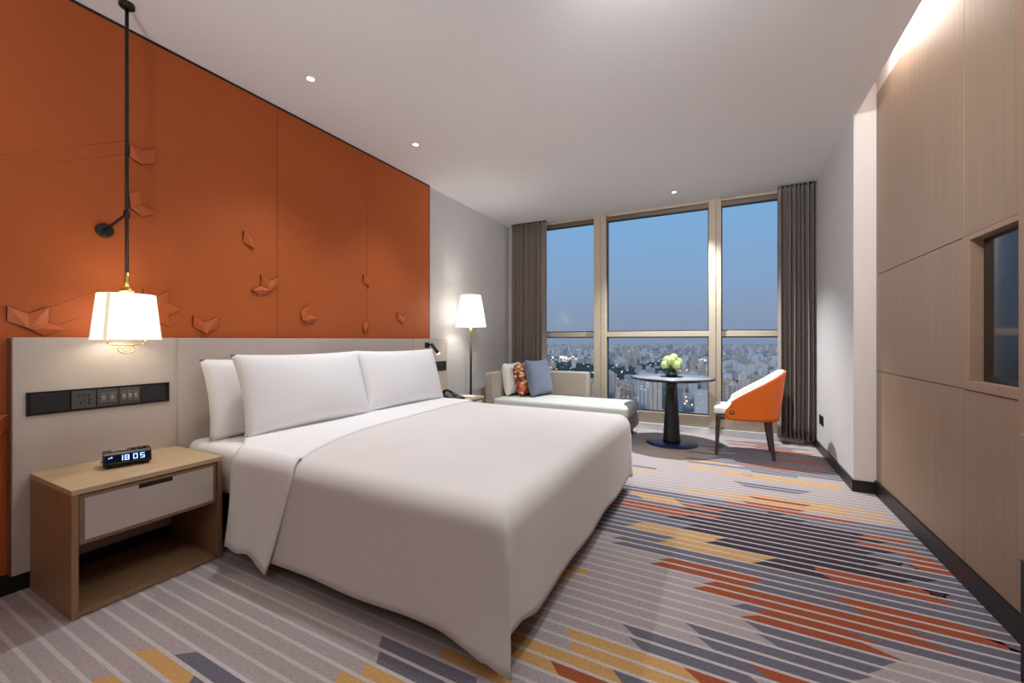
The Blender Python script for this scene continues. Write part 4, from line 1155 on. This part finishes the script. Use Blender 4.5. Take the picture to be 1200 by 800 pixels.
# ------------------------------------------------------------------ sky
w = bpy.data.worlds.new('dusk'); SC.world = w; w.use_nodes = True
n, l = w.node_tree.nodes, w.node_tree.links
bg = n['Background']; tc = n.new('ShaderNodeTexCoord'); sp = n.new('ShaderNodeSeparateXYZ'); rp = n.new('ShaderNodeValToRGB')
l.new(tc.outputs['Generated'], sp.inputs[0]); l.new(sp.outputs[2], rp.inputs['Fac']); l.new(rp.outputs['Color'], bg.inputs['Color'])
e = rp.color_ramp.elements
stops = [(0.0, (118, 128, 148)), (.05, (120, 132, 154)), (.12, (116, 140, 170)), (.28, (108, 148, 186)), (1.0, (70, 112, 160))]
e[0].position, e[0].color = 0, (*lin(stops[0][1]), 1); e[1].position, e[1].color = 1, (*lin(stops[-1][1]), 1)
for p, c in stops[1:-1]:
    q = e.new(p); q.color = (*lin(c), 1)
bg.inputs['Strength'].default_value = 1.42

# ------------------------------------------------------------------ lights of the room and added fill
def spot(name, loc, power, angle, blend, radius, col=(1, .93, .86), to=(0, 0, -1)):
    d = bpy.data.lights.new(name, 'SPOT'); d.energy = power; d.spot_size = math.radians(angle); d.spot_blend = blend; d.shadow_soft_size = radius; d.color = col
    o = bpy.data.objects.new(name, d); COL.objects.link(o); o.location = loc; o.rotation_euler = Vector(to).to_track_quat('-Z', 'Y').to_euler(); return o
def point(name, loc, power, radius, col=(1, .88, .74)):
    d = bpy.data.lights.new(name, 'POINT'); d.energy = power; d.shadow_soft_size = radius; d.color = col
    o = bpy.data.objects.new(name, d); COL.objects.link(o); o.location = loc; return o
sd = bpy.data.lights.new('evening_sun', 'SUN'); sd.energy = 1.5; sd.angle = .3; sd.color = (1, .93, .86)
so_ = bpy.data.objects.new('evening_sun', sd); COL.objects.link(so_); so_.rotation_euler = Vector((.45, .85, -.34)).to_track_quat('-Z', 'Y').to_euler()
ZL = H - .02
spot('downlight_beam', (-2.359, 1.745, ZL), 74, 106, 1.0, .05, (.93, .97, 1), to=(.22, 0, -1))
spot('downlight_beam', (-2.354, 2.746, ZL), 74, 106, 1.0, .05, (.93, .97, 1), to=(.22, 0, -1))
spot('downlight_beam', (-.515, 4.98, ZL), 420, 104, .7, .03, (.92, .97, 1))
# fill downlights added out of view, above and behind the viewpoint
for x, y, p, lab in ((-.19, 1.35, 62, 'added fill downlight over the foot of the bed, above the viewpoint'), (.35, 1.75, 40, 'added unseen fill downlight over the carpet beside the veneer wall'), (-.3, -1.4, 30, 'added fill downlight in the entrance behind the viewpoint')):
    spot('downlight_beam', (x, y, ZL), p, 150, .9, .10, (.95, .98, 1))
    downlight(x, y, lab)
# unseen fill spot, added to brighten the window end
spot('window_end_fill', (-.19, 1.35, 2.77), 205, 126, 1.0, .03, (.92, .97, 1), to=(-.05, 1, -.24))
# unseen bowl uplighter, added behind the viewpoint as ceiling fill
up = thing('fill_uplighter', 'added black bowl uplighter, unseen behind the viewpoint, for ceiling fill light', 'lamp', (-.45, -.9, 0))
MB().lathe([(0, 0), (.16, 0), (.165, .008), (.155, .02), (.02, .026), (.018, .40), (0, .40)], (-.45, -.9, 0)).build('stand', M['black'], up)
MB().lathe([(.02, .40), (.16, .44), (.26, .52), (.285, .59), (.275, .59), (.25, .525), (.15, .45), (0, .41)], (-.45, -.9, 0), seg=48).build('bowl', M['black'], up)
a = bpy.data.lights.new('fill_uplight', 'AREA'); a.shape = 'DISK'; a.size = .5; a.energy = 58; a.color = (.90, .97, 1)
o = bpy.data.objects.new('fill_uplight', a); COL.objects.link(o); o.location = (-.45, -.9, .60); o.rotation_euler = (PI, 0, 0)
point('pendant_bulb', (PX, PY, 1.24), 4, .06, (1, .92, .80))
point('floor_lamp_bulb', (LX, LY, 1.45), 13, .07, (1, .98, .95))
spot('reading_beam', RP, 1.5, 60, .6, .01, to=RD)
a = bpy.data.lights.new('cove_light', 'AREA'); a.shape = 'RECTANGLE'; a.size = .03; a.size_y = 2.6; a.energy = 15; a.color = (1, .95, .92)
o = bpy.data.objects.new('cove_light', a); COL.objects.link(o); o.location = (XR + .035, 2.25, 3.05); o.rotation_euler = (0, -.16, 0)

# ------------------------------------------------------------------ view
SC.view_settings.view_transform = 'Standard'; SC.view_settings.look = 'None'; SC.view_settings.gamma = 1.0; SC.view_settings.use_curve_mapping = False
SC.view_settings.exposure = 0.08
SC.cycles.use_denoising = True
SC.cycles.max_bounces = 10; SC.cycles.diffuse_bounces = 6; SC.cycles.transparent_max_bounces = 16; SC.cycles.volume_bounces = 1
SC.cycles.sample_clamp_indirect = 6.0; SC.cycles.caustics_reflective = False; SC.cycles.caustics_refractive = False
